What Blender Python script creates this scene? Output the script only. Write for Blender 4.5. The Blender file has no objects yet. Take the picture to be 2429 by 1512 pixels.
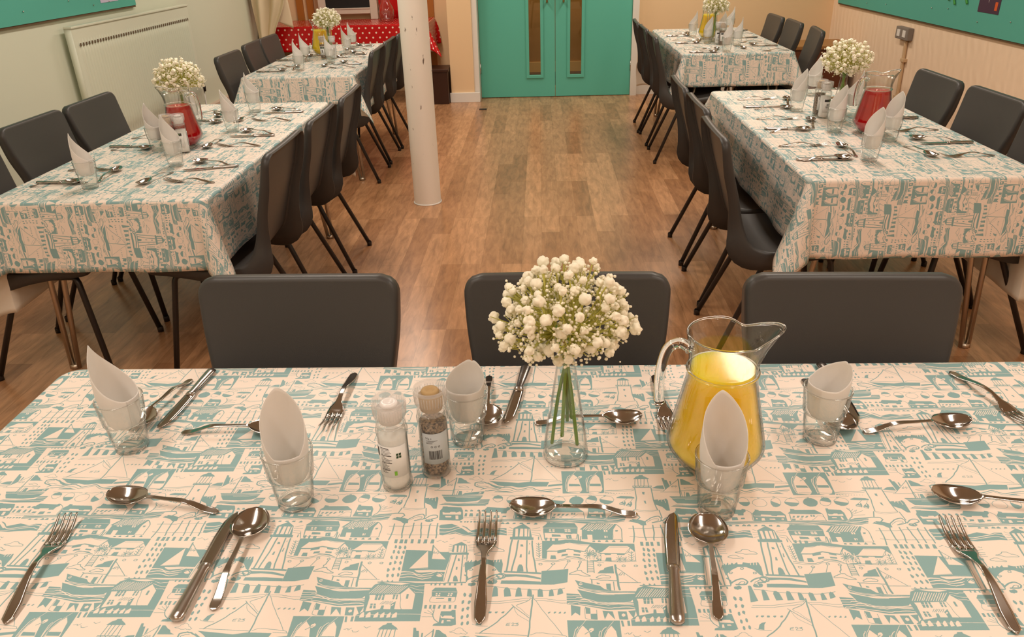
import bpy, bmesh, math, random
import numpy as np
from mathutils import Vector, Matrix
random.seed(7)
SC = bpy.context.scene
COL = SC.collection
PI = math.pi
# ------------------------------------------------------------------ camera, world, lights, exposure
def make_camera():
    p, yaw, roll = math.radians(26.412), math.radians(2.540), math.radians(1.7386)
    fwd0 = Vector((-math.sin(yaw), math.cos(yaw), 0)); right0 = Vector((math.cos(yaw), math.sin(yaw), 0)); up = Vector((0, 0, 1))
    fwd = math.cos(p)*fwd0 - math.sin(p)*up
    down = fwd.cross(right0)
    r = math.cos(roll)*right0 + math.sin(roll)*down
    d = -math.sin(roll)*right0 + math.cos(roll)*down
    M = Matrix((r, -d, -fwd)).transposed().to_4x4()
    M.translation = Vector((0, 0, 1.48))
    cam = bpy.data.cameras.new('camera'); cam.sensor_fit = 'HORIZONTAL'; cam.sensor_width = 36; cam.lens = 36*1825/2429
    cam.clip_start = .05; cam.clip_end = 60
    o = bpy.data.objects.new('camera', cam); COL.objects.link(o); o.matrix_world = M
    SC.camera = o
make_camera()
world = bpy.data.worlds.new('World'); SC.world = world; world.use_nodes = True
world.node_tree.nodes['Background'].inputs[0].default_value = (1, .9, .78, 1)
world.node_tree.nodes['Background'].inputs[1].default_value = .25
LIGHT_RGB = (1, .88, .755)
def area(name, loc, sx, sy, watts, rot=(0, 0, 0), col=LIGHT_RGB):
    l = bpy.data.lights.new(name, 'AREA'); l.shape = 'RECTANGLE'; l.size = sx; l.size_y = sy; l.energy = watts; l.color = col
    o = bpy.data.objects.new(name, l); COL.objects.link(o); o.location = loc; o.rotation_euler = rot
    return o
for iy, y in enumerate((-1.5, .9, 3.9, 6.9)):                      # two rows of ceiling strips; the pair behind the viewer is added frontal fill
    for x in (-1.25, 1.25):
        area('ceiling_strip_and_fill_light', (x, y, 2.66), .3, 1.5, 24 if y < 0 else 22 if y < 1 else 32)
area('corridor_fill_light', (.15, 9.2, 2.3), .5, .5, 24, col=(1, .8, .5))  # added fill lamp, brightens the corridor behind the door panes
SC.view_settings.view_transform = 'Standard'; SC.view_settings.look = 'None'; SC.view_settings.gamma = 1
SC.view_settings.use_curve_mapping = False; SC.view_settings.exposure = 0.0
cy = SC.cycles
cy.max_bounces = 12; cy.diffuse_bounces = 4; cy.glossy_bounces = 4; cy.transmission_bounces = 10; cy.transparent_max_bounces = 16
cy.use_denoising = True
# ------------------------------------------------------------------ materials
MATS = {}
def srgb(r, g, b):
    f = lambda c: ((c/255+.055)/1.055)**2.4 if c/255 > .04045 else c/255/12.92
    return (f(r), f(g), f(b), 1)
def mat(name, col=(.8, .8, .8), rough=.5, metal=0, spec=.5, trans=0, ior=1.45, coat=0):
    m = bpy.data.materials.new(name); m.use_nodes = True
    b = m.node_tree.nodes['Principled BSDF']
    b.inputs['Base Color'].default_value = (*col[:3], 1); b.inputs['Roughness'].default_value = rough; b.inputs['Metallic'].default_value = metal
    b.inputs['Specular IOR Level'].default_value = spec; b.inputs['Transmission Weight'].default_value = trans; b.inputs['IOR'].default_value = ior
    b.inputs['Coat Weight'].default_value = coat
    MATS[name] = m
    return m
def nd(m, t, **kw):
    n = m.node_tree.nodes.new(t)
    for k, v in kw.items(): setattr(n, k, v)
    return n
def lk(m, a, b): m.node_tree.links.new(a, b)
def bsdf(m): return m.node_tree.nodes['Principled BSDF']
def noise_bump(m, scale, strength, dist=.002, coord='Object', stretch=(1, 1, 1)):
    tc = nd(m, 'ShaderNodeTexCoord'); mp = nd(m, 'ShaderNodeMapping'); mp.inputs['Scale'].default_value = stretch
    nz = nd(m, 'ShaderNodeTexNoise'); nz.inputs['Scale'].default_value = scale; nz.inputs['Detail'].default_value = 4
    bp = nd(m, 'ShaderNodeBump'); bp.inputs['Strength'].default_value = strength; bp.inputs['Distance'].default_value = dist
    lk(m, tc.outputs[coord], mp.inputs[0]); lk(m, mp.outputs[0], nz.inputs['Vector']); lk(m, nz.outputs[0], bp.inputs['Height']); lk(m, bp.outputs[0], bsdf(m).inputs['Normal'])
    return nz
def tint(m, nz, c0, c1, lo=.35, hi=.65):
    cr = nd(m, 'ShaderNodeValToRGB'); cr.color_ramp.elements[0].position = lo; cr.color_ramp.elements[1].position = hi
    cr.color_ramp.elements[0].color = (*c0[:3], 1); cr.color_ramp.elements[1].color = (*c1[:3], 1)
    lk(m, nz.outputs[0], cr.inputs[0]); lk(m, cr.outputs[0], bsdf(m).inputs['Base Color'])
mat('chair_plastic', (.049, .046, .044), .42); noise_bump(MATS['chair_plastic'], 420, .25, .0006)
mat('chair_leg', (.018, .014, .013), .35)
mat('steel', (.50, .46, .43), .13, 1)
mat('steel_brushed', (.48, .44, .41), .24, 1); noise_bump(MATS['steel_brushed'], 300, .12, .0004)
mat('aluminium_leg', (.55, .47, .38), .38, 1)
mat('brace_metal', (.02, .018, .017), .5)
m = mat('napkin', (.90, .875, .85), .85); noise_bump(m, 900, .2, .0004)
tl = nd(m, 'ShaderNodeBsdfTranslucent'); tl.inputs[0].default_value = (.92, .89, .86, 1); mx = nd(m, 'ShaderNodeMixShader'); mx.inputs[0].default_value = .38
lk(m, bsdf(m).outputs[0], mx.inputs[1]); lk(m, tl.outputs[0], mx.inputs[2]); lk(m, mx.outputs[0], m.node_tree.nodes['Material Output'].inputs[0])
mat('cloth_back', (.80, .75, .65), .8)
mat('tabletop_wood', (.22, .13, .06), .5)
mat('wall_cream', srgb(226, 200, 166), .75); noise_bump(MATS['wall_cream'], 60, .08, .002)
mat('wall_green', (.66, .69, .56), .7); noise_bump(MATS['wall_green'], 60, .08, .002)
mat('wall_peach', (.855, .605, .36), .75)
m = mat('wall_textured', (.90, .70, .51), .7)
tc = nd(m, 'ShaderNodeTexCoord'); mp = nd(m, 'ShaderNodeMapping'); mp.inputs['Rotation'].default_value = (.12, 0, 0); wv = nd(m, 'ShaderNodeTexWave'); wv.bands_direction = 'Y'
wv.inputs['Scale'].default_value = 3.6; wv.inputs['Distortion'].default_value = 5.0; wv.inputs['Detail'].default_value = 1; wv.inputs['Detail Scale'].default_value = 1.6
bp = nd(m, 'ShaderNodeBump'); bp.inputs['Strength'].default_value = .35; bp.inputs['Distance'].default_value = .008
lk(m, tc.outputs['Object'], mp.inputs[0]); lk(m, mp.outputs[0], wv.inputs['Vector']); lk(m, wv.outputs['Fac'], bp.inputs['Height']); lk(m, bp.outputs[0], bsdf(m).inputs['Normal'])
mat('ceiling_paint', (.66, .60, .52), .8)
mat('white_gloss', (.80, .76, .70), .35)
m = mat('pillar_paint', (.90, .82, .73), .4)
tc = nd(m, 'ShaderNodeTexCoord'); mp = nd(m, 'ShaderNodeMapping'); mp.inputs['Scale'].default_value = (1, 1, .35)
vz = nd(m, 'ShaderNodeTexNoise'); vz.inputs['Scale'].default_value = 38; vz.inputs['Detail'].default_value = 3
cr = nd(m, 'ShaderNodeValToRGB'); cr.color_ramp.elements[0].position = .275; cr.color_ramp.elements[1].position = .31
cr.color_ramp.elements[0].color = (.16, .11, .08, 1); cr.color_ramp.elements[1].color = (.90, .82, .73, 1)
lk(m, tc.outputs['Object'], mp.inputs[0]); lk(m, mp.outputs[0], vz.inputs['Vector']); lk(m, vz.outputs[0], cr.inputs[0]); lk(m, cr.outputs[0], bsdf(m).inputs['Base Color'])
mat('door_green', (.114, .49, .378), .42)
mat('board_green', (.095, .41, .33), .85); noise_bump(MATS['board_green'], 500, .15, .001)
mat('board_edge', srgb(96, 76, 52), .7)
mat('radiator_paint', (.70, .73, .60), .42)
mat('skirting_pink', srgb(206, 184, 166), .6)
mat('timber', srgb(176, 110, 44), .45)
mat('dark_wood', (.042, .014, .007), .4); noise_bump(MATS['dark_wood'], 40, .1, .001, stretch=(1, 1, 8))
mat('cabinet_wood', (.13, .036, .012), .4); mat('cabinet_top', (.36, .17, .05), .4)
mat('chalkboard', (.010, .009, .009), .7)
mat('easel_paint', (.66, .58, .48), .5)
mat('curtain_cream', srgb(222, 206, 176), .85)
mat('socket_grey', (.22, .19, .17), .45); mat('socket_white', (.78, .76, .73), .4)
mat('conduit', srgb(206, 176, 138), .5)
mat('black_rubber', (.012, .012, .012), .6)
mat('brass', (.45, .33, .16), .3, 1)
mat('corridor_skirting', srgb(206, 170, 116), .6); mat('corridor_wall', srgb(150, 112, 60), .8); mat('corridor_floor', (.03, .018, .012), .5)
mat('paper_purple', srgb(70, 46, 70), .6); mat('paper_white', srgb(232, 228, 220), .7); mat('paper_orange', srgb(214, 92, 40), .6); mat('paper_lilac', srgb(196, 190, 214), .7); mat('leaf_green', srgb(70, 160, 70), .6)
mat('stem_green', srgb(104, 140, 46), .45); mat('sprig_green', srgb(196, 192, 96), .5); mat('blossom_white', srgb(250, 244, 222), .7)
m = mat('orange_juice', (1.0, .60, .008), .10, spec=.25)
bsdf(m).inputs['Subsurface Weight'].default_value = 1.0; bsdf(m).inputs['Subsurface Scale'].default_value = .09; bsdf(m).inputs['Subsurface Radius'].default_value = (1, .75, .15)
mat('red_squash', (.56, .0, .003), .05, trans=.25, ior=1.33)
mat('salt_crystals', (.80, .77, .74), .8); m = mat('pepper_corns', (.2, .13, .08), .8)
nz = noise_bump(m, 260, .6, .003); tint(m, nz, (.05, .03, .02), (.36, .25, .16), .38, .62)
mat('label_white', (.78, .77, .75), .5); mat('label_blue', (.52, .57, .60), .5); mat('label_ink', (.05, .045, .045), .6); mat('label_green', (.20, .48, .04), .6); mat('label_darkgreen', (.02, .06, .02), .6)
mat('cap_plastic', (.80, .76, .74), .25, trans=.0)
mat('twine', (.45, .30, .14), .8)
# clear glass: refracting for what stands close, thin-walled for the far tables
m = mat('glass', (1, 1, 1), 0.0, trans=1, ior=1.47)
m = bpy.data.materials.new('thin_glass'); m.use_nodes = True; MATS['thin_glass'] = m
m.node_tree.nodes.remove(m.node_tree.nodes['Principled BSDF'])
tr = nd(m, 'ShaderNodeBsdfTransparent'); gl = nd(m, 'ShaderNodeBsdfGlossy'); gl.inputs['Roughness'].default_value = .02; gl.inputs['Color'].default_value = (1, 1, 1, 1)
lw = nd(m, 'ShaderNodeLayerWeight'); lw.inputs['Blend'].default_value = .5
cr = nd(m, 'ShaderNodeValToRGB'); cr.color_ramp.elements[0].color = (.985, .99, .985, 1); cr.color_ramp.elements[0].position = .56; cr.color_ramp.elements[1].color = (.36, .38, .37, 1); cr.color_ramp.elements[1].position = .985
pw = nd(m, 'ShaderNodeMath', operation='POWER'); pw.inputs[1].default_value = 4.0
ml = nd(m, 'ShaderNodeMath', operation='MULTIPLY_ADD'); ml.inputs[1].default_value = .6; ml.inputs[2].default_value = .05; mx = nd(m, 'ShaderNodeMixShader')
lk(m, lw.outputs['Facing'], cr.inputs[0]); lk(m, lw.outputs['Facing'], pw.inputs[0]); lk(m, pw.outputs[0], ml.inputs[0]); lk(m, cr.outputs[0], tr.inputs[0]); lk(m, ml.outputs[0], mx.inputs[0]); lk(m, tr.outputs[0], mx.inputs[1]); lk(m, gl.outputs[0], mx.inputs[2])
lk(m, mx.outputs[0], m.node_tree.nodes['Material Output'].inputs[0])
m = bpy.data.materials.new('frosted_plastic'); m.use_nodes = True; MATS['frosted_plastic'] = m
mx = nd(m, 'ShaderNodeMixShader'); mx.inputs[0].default_value = .30; tr = nd(m, 'ShaderNodeBsdfTransparent'); b = bsdf(m); b.inputs['Base Color'].default_value = (.8, .77, .75, 1); b.inputs['Roughness'].default_value = .15
lk(m, tr.outputs[0], mx.inputs[1]); lk(m, b.outputs[0], mx.inputs[2]); lk(m, mx.outputs[0], m.node_tree.nodes['Material Output'].inputs[0])
# wood-effect vinyl floor: narrow planks running down the hall
m = mat('floor_vinyl', (.3, .2, .1), .27, spec=.6)
tc = nd(m, 'ShaderNodeTexCoord'); sp = nd(m, 'ShaderNodeSeparateXYZ'); cb = nd(m, 'ShaderNodeCombineXYZ')
lk(m, tc.outputs['Object'], sp.inputs[0]); lk(m, sp.outputs['Y'], cb.inputs['X']); lk(m, sp.outputs['X'], cb.inputs['Y'])
br = nd(m, 'ShaderNodeTexBrick'); br.offset = .37; br.offset_frequency = 3; br.squash = 1
for k, v in (('Scale', 1), ('Mortar Size', .0008), ('Mortar Smooth', .3), ('Brick Width', .72), ('Row Height', .102), ('Bias', 0)): br.inputs[k].default_value = v
br.inputs['Color1'].default_value = (.35, .167, .078, 1); br.inputs['Color2'].default_value = (.56, .297, .152, 1); br.inputs['Mortar'].default_value = (.30, .155, .07, 1)
lk(m, cb.outputs[0], br.inputs['Vector'])
mp = nd(m, 'ShaderNodeMapping'); mp.inputs['Scale'].default_value = (9, 1.6, 1)
nz = nd(m, 'ShaderNodeTexNoise'); nz.inputs['Scale'].default_value = 4; nz.inputs['Detail'].default_value = 6; nz.inputs['Roughness'].default_value = .62; nz.inputs['Distortion'].default_value = .5
lk(m, tc.outputs['Object'], mp.inputs[0]); lk(m, mp.outputs[0], nz.inputs['Vector'])
cr = nd(m, 'ShaderNodeValToRGB'); cr.color_ramp.elements[0].position = .28; cr.color_ramp.elements[1].position = .72; cr.color_ramp.elements[0].color = (.62, .60, .58, 1); cr.color_ramp.elements[1].color = (1.22, 1.2, 1.16, 1)
lk(m, nz.outputs[0], cr.inputs[0])
mx = nd(m, 'ShaderNodeMix', data_type='RGBA', blend_type='MULTIPLY'); mx.inputs[0].default_value = 1
lk(m, br.outputs['Color'], mx.inputs[6]); lk(m, cr.outputs[0], mx.inputs[7]); lk(m, mx.outputs[2], bsdf(m).inputs['Base Color'])
# red oilcloth with white spots
m = mat('red_spots', srgb(186, 8, 14), .22)
uvn = nd(m, 'ShaderNodeTexCoord')
def spot(m, uvn, offx, offy, px, py, r):
    sp = nd(m, 'ShaderNodeSeparateXYZ'); lk(m, uvn.outputs['UV'], sp.inputs[0])
    outs = []
    for ax, off, per in (('X', offx, px), ('Y', offy, py)):
        a = nd(m, 'ShaderNodeMath', operation='ADD'); a.inputs[1].default_value = off; lk(m, sp.outputs[ax], a.inputs[0])
        w = nd(m, 'ShaderNodeMath', operation='PINGPONG'); w.inputs[1].default_value = per/2; lk(m, a.outputs[0], w.inputs[0])
        s = nd(m, 'ShaderNodeMath', operation='POWER'); s.inputs[1].default_value = 2; lk(m, w.outputs[0], s.inputs[0]); outs.append(s)
    ad = nd(m, 'ShaderNodeMath', operation='ADD'); lk(m, outs[0].outputs[0], ad.inputs[0]); lk(m, outs[1].outputs[0], ad.inputs[1])
    lt = nd(m, 'ShaderNodeMath', operation='LESS_THAN'); lt.inputs[1].default_value = r*r; lk(m, ad.outputs[0], lt.inputs[0])
    return lt
s1 = spot(m, uvn, 10, 10, .066, .088, .0085); s2 = spot(m, uvn, 10.033, 10.044, .066, .088, .0085)
mxx = nd(m, 'ShaderNodeMath', operation='MAXIMUM'); lk(m, s1.outputs[0], mxx.inputs[0]); lk(m, s2.outputs[0], mxx.inputs[1])
mc = nd(m, 'ShaderNodeMix', data_type='RGBA'); mc.inputs[6].default_value = srgb(186, 8, 14); mc.inputs[7].default_value = srgb(245, 225, 205); lk(m, mxx.outputs[0], mc.inputs[0]); lk(m, mc.outputs[2], bsdf(m).inputs['Base Color'])
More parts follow.
